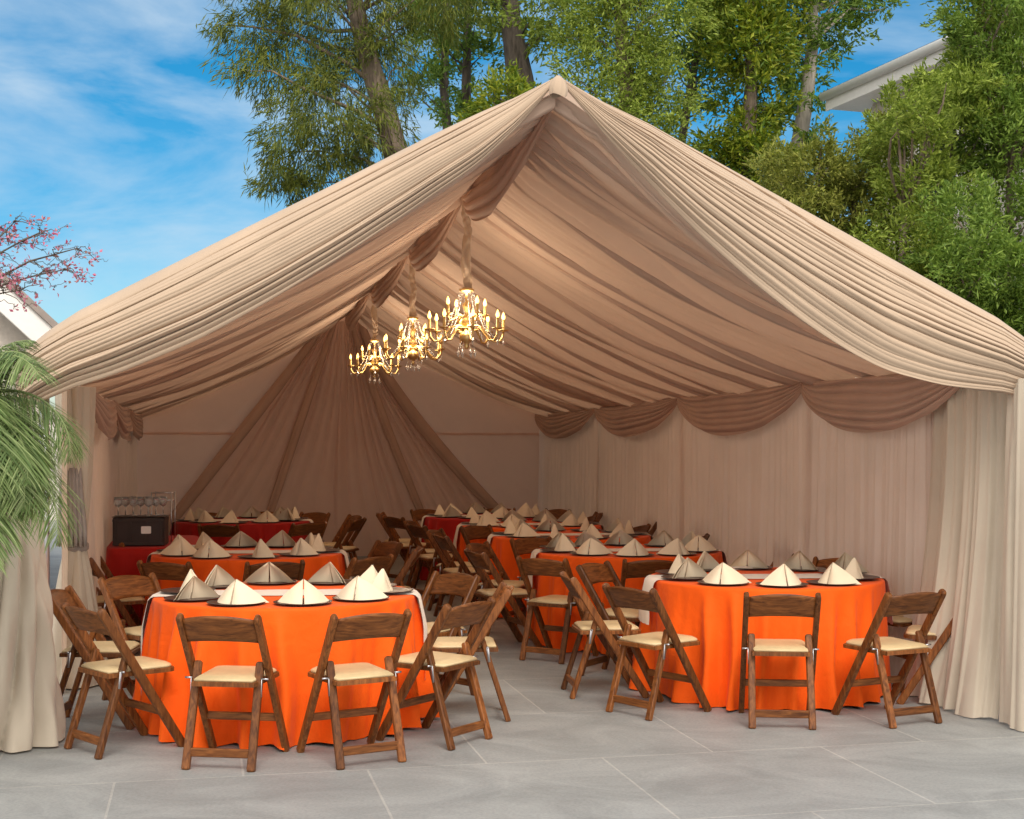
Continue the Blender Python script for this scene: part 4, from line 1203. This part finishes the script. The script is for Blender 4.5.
# ------------------------------------------------------------------ light, sky, camera
SUN_EL, SUN_AZ = math.radians(50), math.radians(168)   # azimuth clockwise from +Y: behind the camera, to the left
w = bpy.data.worlds.new('World'); SC.world = w; w.use_nodes = True
nt = w.node_tree; bg = nt.nodes['Background']
sky = N(nt, 'ShaderNodeTexSky'); sky.sky_type = 'NISHITA'; sky.sun_disc = False
sky.sun_elevation = SUN_EL; sky.sun_rotation = SUN_AZ; sky.air_density = 1.0; sky.dust_density = .6; sky.ozone_density = 3.5
hs = N(nt, 'ShaderNodeHueSaturation'); hs.inputs['Saturation'].default_value = 1.5; hs.inputs['Value'].default_value = .76; hs.inputs['Hue'].default_value = .488
nt.links.new(sky.outputs[0], hs.inputs['Color'])
tc = N(nt, 'ShaderNodeTexCoord'); mp = N(nt, 'ShaderNodeMapping'); mp.inputs['Scale'].default_value = (3.0, 1.2, 9.0); mp.inputs['Rotation'].default_value = (0, .14, 0); mp.inputs['Location'].default_value = (.3, 0, .55)
nt.links.new(tc.outputs['Generated'], mp.inputs[0])
no = N(nt, 'ShaderNodeTexNoise'); no.inputs['Scale'].default_value = 1.55; no.inputs['Detail'].default_value = 7; no.inputs['Roughness'].default_value = .56; no.inputs['Distortion'].default_value = .5
nt.links.new(mp.outputs[0], no.inputs['Vector'])
cr = N(nt, 'ShaderNodeValToRGB'); cr.color_ramp.elements[0].position = .43; cr.color_ramp.elements[1].position = .80
nt.links.new(no.outputs['Fac'], cr.inputs[0])
mx = N(nt, 'ShaderNodeMix'); mx.data_type = 'RGBA'
nt.links.new(cr.outputs[0], mx.inputs[0]); nt.links.new(hs.outputs[0], mx.inputs[6]); mx.inputs[7].default_value = (3.9, 4.7, 5.4, 1)
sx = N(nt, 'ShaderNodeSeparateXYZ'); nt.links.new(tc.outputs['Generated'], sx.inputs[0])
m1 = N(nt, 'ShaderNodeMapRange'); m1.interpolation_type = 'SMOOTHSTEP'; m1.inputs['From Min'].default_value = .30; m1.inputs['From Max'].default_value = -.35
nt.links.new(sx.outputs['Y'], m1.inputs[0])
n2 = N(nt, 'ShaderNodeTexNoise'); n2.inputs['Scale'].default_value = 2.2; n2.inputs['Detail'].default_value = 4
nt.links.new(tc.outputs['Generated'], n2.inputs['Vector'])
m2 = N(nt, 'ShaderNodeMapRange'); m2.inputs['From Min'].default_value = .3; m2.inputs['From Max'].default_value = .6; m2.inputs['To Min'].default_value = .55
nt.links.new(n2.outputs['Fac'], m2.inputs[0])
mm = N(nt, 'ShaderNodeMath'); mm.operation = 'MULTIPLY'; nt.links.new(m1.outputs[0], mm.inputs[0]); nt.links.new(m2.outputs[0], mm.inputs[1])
mx2 = N(nt, 'ShaderNodeMix'); mx2.data_type = 'RGBA'; nt.links.new(mm.outputs[0], mx2.inputs[0]); nt.links.new(mx.outputs[2], mx2.inputs[6]); mx2.inputs[7].default_value = (11.5, 10.6, 9.6, 1)  # bright overcast added out of view behind the camera to whiten ambient light
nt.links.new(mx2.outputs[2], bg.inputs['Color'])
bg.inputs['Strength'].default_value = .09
sl_ = bpy.data.lights.new('sun', 'SUN'); sl_.energy = 1.3; sl_.angle = math.radians(30); sl_.color = (1, .94, .85)
so = bpy.data.objects.new('sun', sl_); COL.objects.link(so)
sd = Vector((math.sin(SUN_AZ) * math.cos(SUN_EL), math.cos(SUN_AZ) * math.cos(SUN_EL), math.sin(SUN_EL)))
so.rotation_euler = sd.to_track_quat('Z', 'Y').to_euler(); so.location = sd * 30

cam = bpy.data.cameras.new('camera'); co = bpy.data.objects.new('camera', cam); COL.objects.link(co)
co.location = (0, 0, H); co.rotation_euler = (PI / 2, 0, 0)
cam.sensor_fit = 'HORIZONTAL'; cam.sensor_width = 36; cam.lens = F / 1024 * 36
cam.shift_y = (YH - 409.5) / 1024; cam.clip_end = 2000; cam.clip_start = .05
SC.camera = co
vs = SC.view_settings; vs.view_transform = 'Standard'; vs.look = 'None'; vs.exposure = .9; vs.gamma = 1; vs.use_curve_mapping = False
SC.cycles.use_denoising = True
SC.cycles.max_bounces = 10; SC.cycles.diffuse_bounces = 6; SC.cycles.transmission_bounces = 6; SC.cycles.transparent_max_bounces = 8
SC.cycles.sample_clamp_indirect = 6
